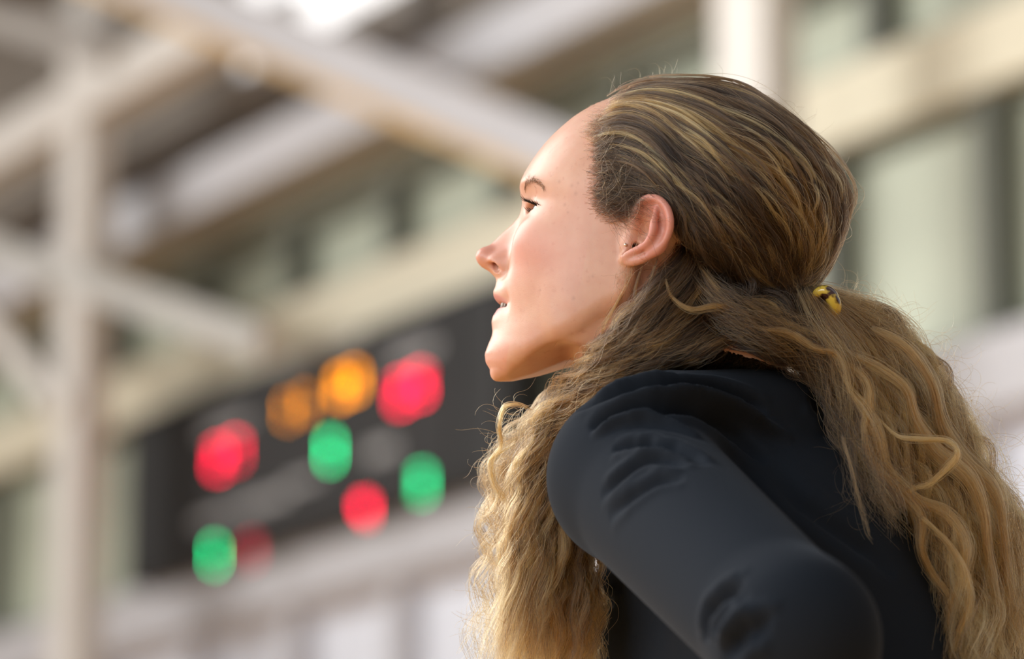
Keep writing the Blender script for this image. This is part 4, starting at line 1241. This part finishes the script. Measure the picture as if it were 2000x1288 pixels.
# depth of the head's skin for every few pixels of the view
hpx, hpy = project(HEADW)
DM = np.full((260, 400), 9.0)
np.minimum.at(DM, (np.clip((hpy / 4).astype(int), 0, 259), np.clip(((hpx - 500) / 4).astype(int), 0, 399)), HEADW[:, 1])
def skin_depth(x, y):
    return DM[np.clip((np.asarray(y) / 4).astype(int), 0, 259), np.clip(((np.asarray(x) - 500) / 4).astype(int), 0, 399)]
def fuzz(n, poly, ang, length, curl, off, rad, tone, tsp=0.10, setname='combed_back'):
    """short hairs lying on the skin inside a photographed outline"""
    poly = np.array(poly, float); lo, hi = poly.min(0), poly.max(0); R0 = []
    while len(R0) < n:
        p = rng.uniform(lo, hi); c = False
        for i in range(len(poly)):
            a, b = poly[i], poly[(i + 1) % len(poly)]
            if (a[1] > p[1]) != (b[1] > p[1]) and p[0] < (b[0] - a[0]) * (p[1] - a[1]) / (b[1] - a[1]) + a[0]: c = not c
        if c: R0.append(p)
    R0 = np.array(R0)
    th = ang + rng.normal(size=(n, 1)) * 0.22 + np.cumsum(smooth_noise(n, PT, 3) * curl / PT, 1)
    th = th + rng.uniform(0.05, 0.35, (n, 1)) * np.sin(6.283 * rng.uniform(1.5, 4, (n, 1)) * TT[None] + rng.uniform(0, 6.28, (n, 1)))
    L_ = length * rng.uniform(0.4, 1.3, (n, 1))
    R0 = R0 + rng.normal(size=R0.shape) * 7
    xs = R0[:, :1] + np.cumsum(np.cos(th), 1) * L_ / PT; ys = R0[:, 1:] + np.cumsum(np.sin(th), 1) * L_ / PT
    d0 = skin_depth(R0[:, 0], R0[:, 1])[:, None]
    d = np.minimum(np.where(skin_depth(xs, ys) > 5, d0, skin_depth(xs, ys)), d0 + 0.012)
    k = np.ones(7) / 7; dp = np.concatenate([np.repeat(d[:, :1], 3, 1), d, np.repeat(d[:, -1:], 3, 1)], 1)
    d = np.stack([np.convolve(r, k, 'valid') for r in dp])
    Yd = d - off * rng.uniform(0.3, 1.0, (n, 1)) * np.minimum(1, TT * 4)[None]
    rr = FW[None, None] + ((xs - 1000) / FPX)[..., None] * R_ - ((ys - 644) / FPX)[..., None] * UP
    P = CAM + rr * (Yd / rr[..., 1])[..., None]
    push(setname, P, shade(tone + rng.normal(size=n) * tsp), rad * rng.uniform(0.7, 1.2, n))
TEMPLE = [(1152, 290), (1147, 350), (1150, 402), (1166, 428), (1196, 434), (1214, 418), (1220, 390), (1212, 330), (1185, 285)]
T_FRONT = [(1154, 270), (1150, 350), (1153, 398), (1168, 424), (1186, 428), (1186, 330), (1185, 270)]
T_EAR = [(1180, 310), (1182, 428), (1200, 432), (1216, 414), (1220, 385), (1214, 330)]
fuzz(620, T_FRONT, -0.10, 95, 1.2, 0.007, 0.00012, 0.20, 0.10)
fuzz(420, T_EAR, -0.15, 48, 1.2, 0.006, 0.00012, 0.16, 0.10)
fuzz(170, T_FRONT, -0.3, 130, 2.2, 0.010, 0.00010, 0.34, 0.14)
fuzz(180, [(1144, 250), (1142, 330), (1150, 405), (1165, 425), (1165, 300), (1165, 235)], -0.12, 70, 1.2, 0.004, 0.00007, 0.26)
fuzz(320, [(1150, 225), (1134, 262), (1160, 290), (1190, 215)], -0.12, 80, 0.7, 0.003, 0.00009, 0.34)
fuzz(24, [(1208, 508), (1240, 512), (1228, 545), (1205, 555)], 1.75, 60, 1.2, 0.004, 0.00009, 0.4)
def on_outline():
    t = rng.uniform(0, len(SIL) - 1.01); i = int(t); u = t - i
    x = SIL[i][0] * (1 - u) + SIL[i + 1][0] * u; y = SIL[i][1] * (1 - u) + SIL[i + 1][1] * u
    return x, y + 6, 1.0, -0.35 + 0.25 * t / 2, 2.86 + rng.uniform(-0.03, 0.03)
wisps('flyaway', 130, on_outline, 52, 3.2, 0.00007, 0.45)
def on_back():
    t = rng.uniform(0, 1); p = crom([(1600, 585), (1700, 600), (1800, 665), (1880, 780), (1950, 920), (1990, 1050)], 50)[int(t * 49)]
    return p[0] - 10, p[1] + 8, 1.0, -0.2, 2.87 + rng.uniform(-0.03, 0.04)
wisps('flyaway', 260, on_back, 95, 3.2, 0.00009, 0.66)
def on_front():
    t = rng.uniform(0, 1); p = crom([(1010, 790), (965, 880), (955, 970), (965, 1060), (950, 1180), (935, 1280)], 50)[int(t * 49)]
    return p[0] + 15, p[1], -1.0, 0.5, 2.86 + rng.uniform(-0.03, 0.03)
wisps('flyaway', 170, on_front, 80, 4.0, 0.00010, 0.62)
wisps('flyaway', 26, lambda: (rng.uniform(1230, 1300), rng.uniform(380, 500), 0.2, 1, 2.785), 90, 1.5, 0.00008, 0.45)
wisps('flyaway', 70, lambda: (rng.uniform(1640, 1720), rng.uniform(820, 960), 0.3, 1, 2.78), 120, 3.0, 0.00009, 0.4)

# ---- dark underlayer that fills the mass of hair: one continuous body
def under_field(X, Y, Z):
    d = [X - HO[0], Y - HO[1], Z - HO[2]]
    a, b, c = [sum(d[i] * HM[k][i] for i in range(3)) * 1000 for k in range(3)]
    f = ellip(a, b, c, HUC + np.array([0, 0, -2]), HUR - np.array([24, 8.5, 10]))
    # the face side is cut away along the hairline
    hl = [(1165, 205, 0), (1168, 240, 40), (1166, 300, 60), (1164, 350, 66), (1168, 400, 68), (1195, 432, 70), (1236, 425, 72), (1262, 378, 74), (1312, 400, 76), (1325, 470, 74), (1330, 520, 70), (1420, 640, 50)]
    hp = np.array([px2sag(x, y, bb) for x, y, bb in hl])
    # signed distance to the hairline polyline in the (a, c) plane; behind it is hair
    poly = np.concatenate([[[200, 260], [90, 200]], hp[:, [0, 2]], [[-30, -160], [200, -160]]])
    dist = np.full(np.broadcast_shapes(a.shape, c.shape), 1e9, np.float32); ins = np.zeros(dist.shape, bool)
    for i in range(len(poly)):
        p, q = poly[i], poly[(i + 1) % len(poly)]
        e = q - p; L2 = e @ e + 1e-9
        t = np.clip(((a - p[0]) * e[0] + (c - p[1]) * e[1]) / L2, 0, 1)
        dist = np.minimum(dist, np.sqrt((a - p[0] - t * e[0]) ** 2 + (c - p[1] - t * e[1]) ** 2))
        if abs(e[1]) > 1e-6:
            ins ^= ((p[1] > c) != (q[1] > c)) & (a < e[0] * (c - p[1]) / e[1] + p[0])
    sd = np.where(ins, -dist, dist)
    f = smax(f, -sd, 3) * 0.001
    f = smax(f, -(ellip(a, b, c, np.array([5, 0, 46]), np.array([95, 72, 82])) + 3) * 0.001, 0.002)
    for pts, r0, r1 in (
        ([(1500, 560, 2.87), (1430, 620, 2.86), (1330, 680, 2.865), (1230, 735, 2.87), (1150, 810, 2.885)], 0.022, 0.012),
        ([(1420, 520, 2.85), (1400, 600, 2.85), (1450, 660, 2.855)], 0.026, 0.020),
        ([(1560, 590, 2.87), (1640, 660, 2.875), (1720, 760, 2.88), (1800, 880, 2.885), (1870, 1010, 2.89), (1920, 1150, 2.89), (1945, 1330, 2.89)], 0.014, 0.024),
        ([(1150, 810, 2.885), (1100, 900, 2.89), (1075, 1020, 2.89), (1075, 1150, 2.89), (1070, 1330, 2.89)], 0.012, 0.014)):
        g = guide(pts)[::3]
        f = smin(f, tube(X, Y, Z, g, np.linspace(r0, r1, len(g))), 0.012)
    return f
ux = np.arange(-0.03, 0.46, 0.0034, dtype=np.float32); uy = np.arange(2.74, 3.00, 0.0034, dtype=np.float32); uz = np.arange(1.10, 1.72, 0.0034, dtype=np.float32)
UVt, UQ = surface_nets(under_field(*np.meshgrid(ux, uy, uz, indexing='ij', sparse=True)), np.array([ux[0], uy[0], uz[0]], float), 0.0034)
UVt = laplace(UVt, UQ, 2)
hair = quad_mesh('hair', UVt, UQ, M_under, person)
hair['label'] = 'long wavy hair, brown at the roots and golden blond at the ends'
def hair_curves(name, sets):
    P = [s[0] for s in sets]; n = sum(len(p) for p in P)
    cu = bpy.data.hair_curves.new(name)
    cu.add_curves([PT] * n)
    pos = np.concatenate([p.reshape(-1, 3) for p in P])
    cu.position_data.foreach_set('vector', pos.ravel())
    rad = np.concatenate([(s[2][:, None] * (1 - 0.55 * TT ** 3)[None]).ravel() for s in sets]).astype(np.float32)
    ra = cu.attributes.get('radius') or cu.attributes.new('radius', 'FLOAT', 'POINT')
    ra.data.foreach_set('value', rad)
    ca = cu.attributes.new('hcol', 'FLOAT_COLOR', 'POINT')
    col = np.concatenate([s[1].reshape(-1, 3) for s in sets]); col = np.concatenate([col, np.ones((len(col), 1), np.float32)], 1)
    ca.data.foreach_set('color', col.astype(np.float32).ravel())
    cu.materials.append(M_hair)
    o = bpy.data.objects.new(name, cu); COL.objects.link(o); o.parent = hair
    o['kind'] = 'stuff'
    return o
for k in SETS:
    hair_curves({'combed_back': 'combed_back_strands', 'loose_back': 'loose_back_strands', 'loose_front': 'loose_front_strands', 'flyaway': 'flyaway_strands'}[k], SETS[k])
# ------------------------------------------------------------------ tortoiseshell clip in the hair
def clip_material():
    m = bpy.data.materials.new('tortoiseshell'); m.use_nodes = True
    nt = m.node_tree; b = nt.nodes['Principled BSDF']
    tc = nt.nodes.new('ShaderNodeTexCoord')
    n = nt.nodes.new('ShaderNodeTexNoise'); n.inputs['Scale'].default_value = 95; n.inputs['Detail'].default_value = 2
    rp = nt.nodes.new('ShaderNodeValToRGB'); e = rp.color_ramp.elements
    e[0].position = 0.49; e[0].color = (0.72, 0.52, 0.07, 1)
    e[1].position = 0.56; e[1].color = (0.045, 0.012, 0.008, 1)
    nt.links.new(tc.outputs['Object'], n.inputs['Vector']); nt.links.new(n.outputs['Fac'], rp.inputs['Fac'])
    nt.links.new(rp.outputs['Color'], b.inputs['Base Color'])
    b.inputs['Roughness'].default_value = 0.12
    b.inputs['Transmission Weight'].default_value = 0.15
    b.inputs['Coat Weight'].default_value = 0.4
    return m
M_clip = clip_material()
cl_pts = crom([atY(1588, 583, 2.842), atY(1597, 573, 2.838), atY(1610, 570, 2.836), atY(1621, 577, 2.836), atY(1628, 590, 2.838), atY(1630, 604, 2.842), atY(1622, 622, 2.850), atY(1604, 632, 2.858)], 34)
def sweep(name, pts, rn, rd, m, parent=None):
    """flattened band along pts: rn across the bend, rd along the line of sight"""
    n = len(pts); T = np.gradient(pts, axis=0); T /= np.linalg.norm(T, axis=1)[:, None]
    D = np.array([0.0, 1.0, 0.1]); D = D - T * (T @ D)[:, None]; D /= np.linalg.norm(D, axis=1)[:, None]
    S = np.cross(T, D); K = 16; v = []; f = []
    for i in range(n):
        u = i / (n - 1); tap = max(0.05, math.sin(math.pi * min(max(u, 0.0), 1.0)) ** 0.45)
        for k in range(K):
            q = 2 * math.pi * k / K
            cq, sq = math.cos(q), math.sin(q)
            v.append(pts[i] + S[i] * rn * tap * math.copysign(abs(cq) ** 0.8, cq) + D[i] * rd * tap * math.copysign(abs(sq) ** 0.8, sq))
    for i in range(n - 1):
        for k in range(K):
            f.append((i * K + k, i * K + (k + 1) % K, (i + 1) * K + (k + 1) % K, (i + 1) * K + k))
    f.append(tuple(range(K))[::-1]); f.append(tuple((n - 1) * K + k for k in range(K)))
    return mesh_py(name, v, f, m, parent, smooth=True)
clip = empty('hair_clip', tuple(atY(1600, 600, 2.85)))
tag(clip, 'small amber tortoiseshell clip gathering the hair at the back of the head', 'hair clip')
def rel(P):
    return np.asarray(P) - np.array(clip.location)
sweep('shell', rel(cl_pts), 0.0054, 0.0095, M_clip, clip)
for k in range(3):
    Yk = 2.835 + 0.008 * k
    sweep('prong', rel(crom([atY(1600, 576, Yk), atY(1590, 590, Yk + 0.004), atY(1588, 606, Yk + 0.006), atY(1596, 618, Yk + 0.004)], 14)), 0.0012, 0.0014, M_clip, clip)
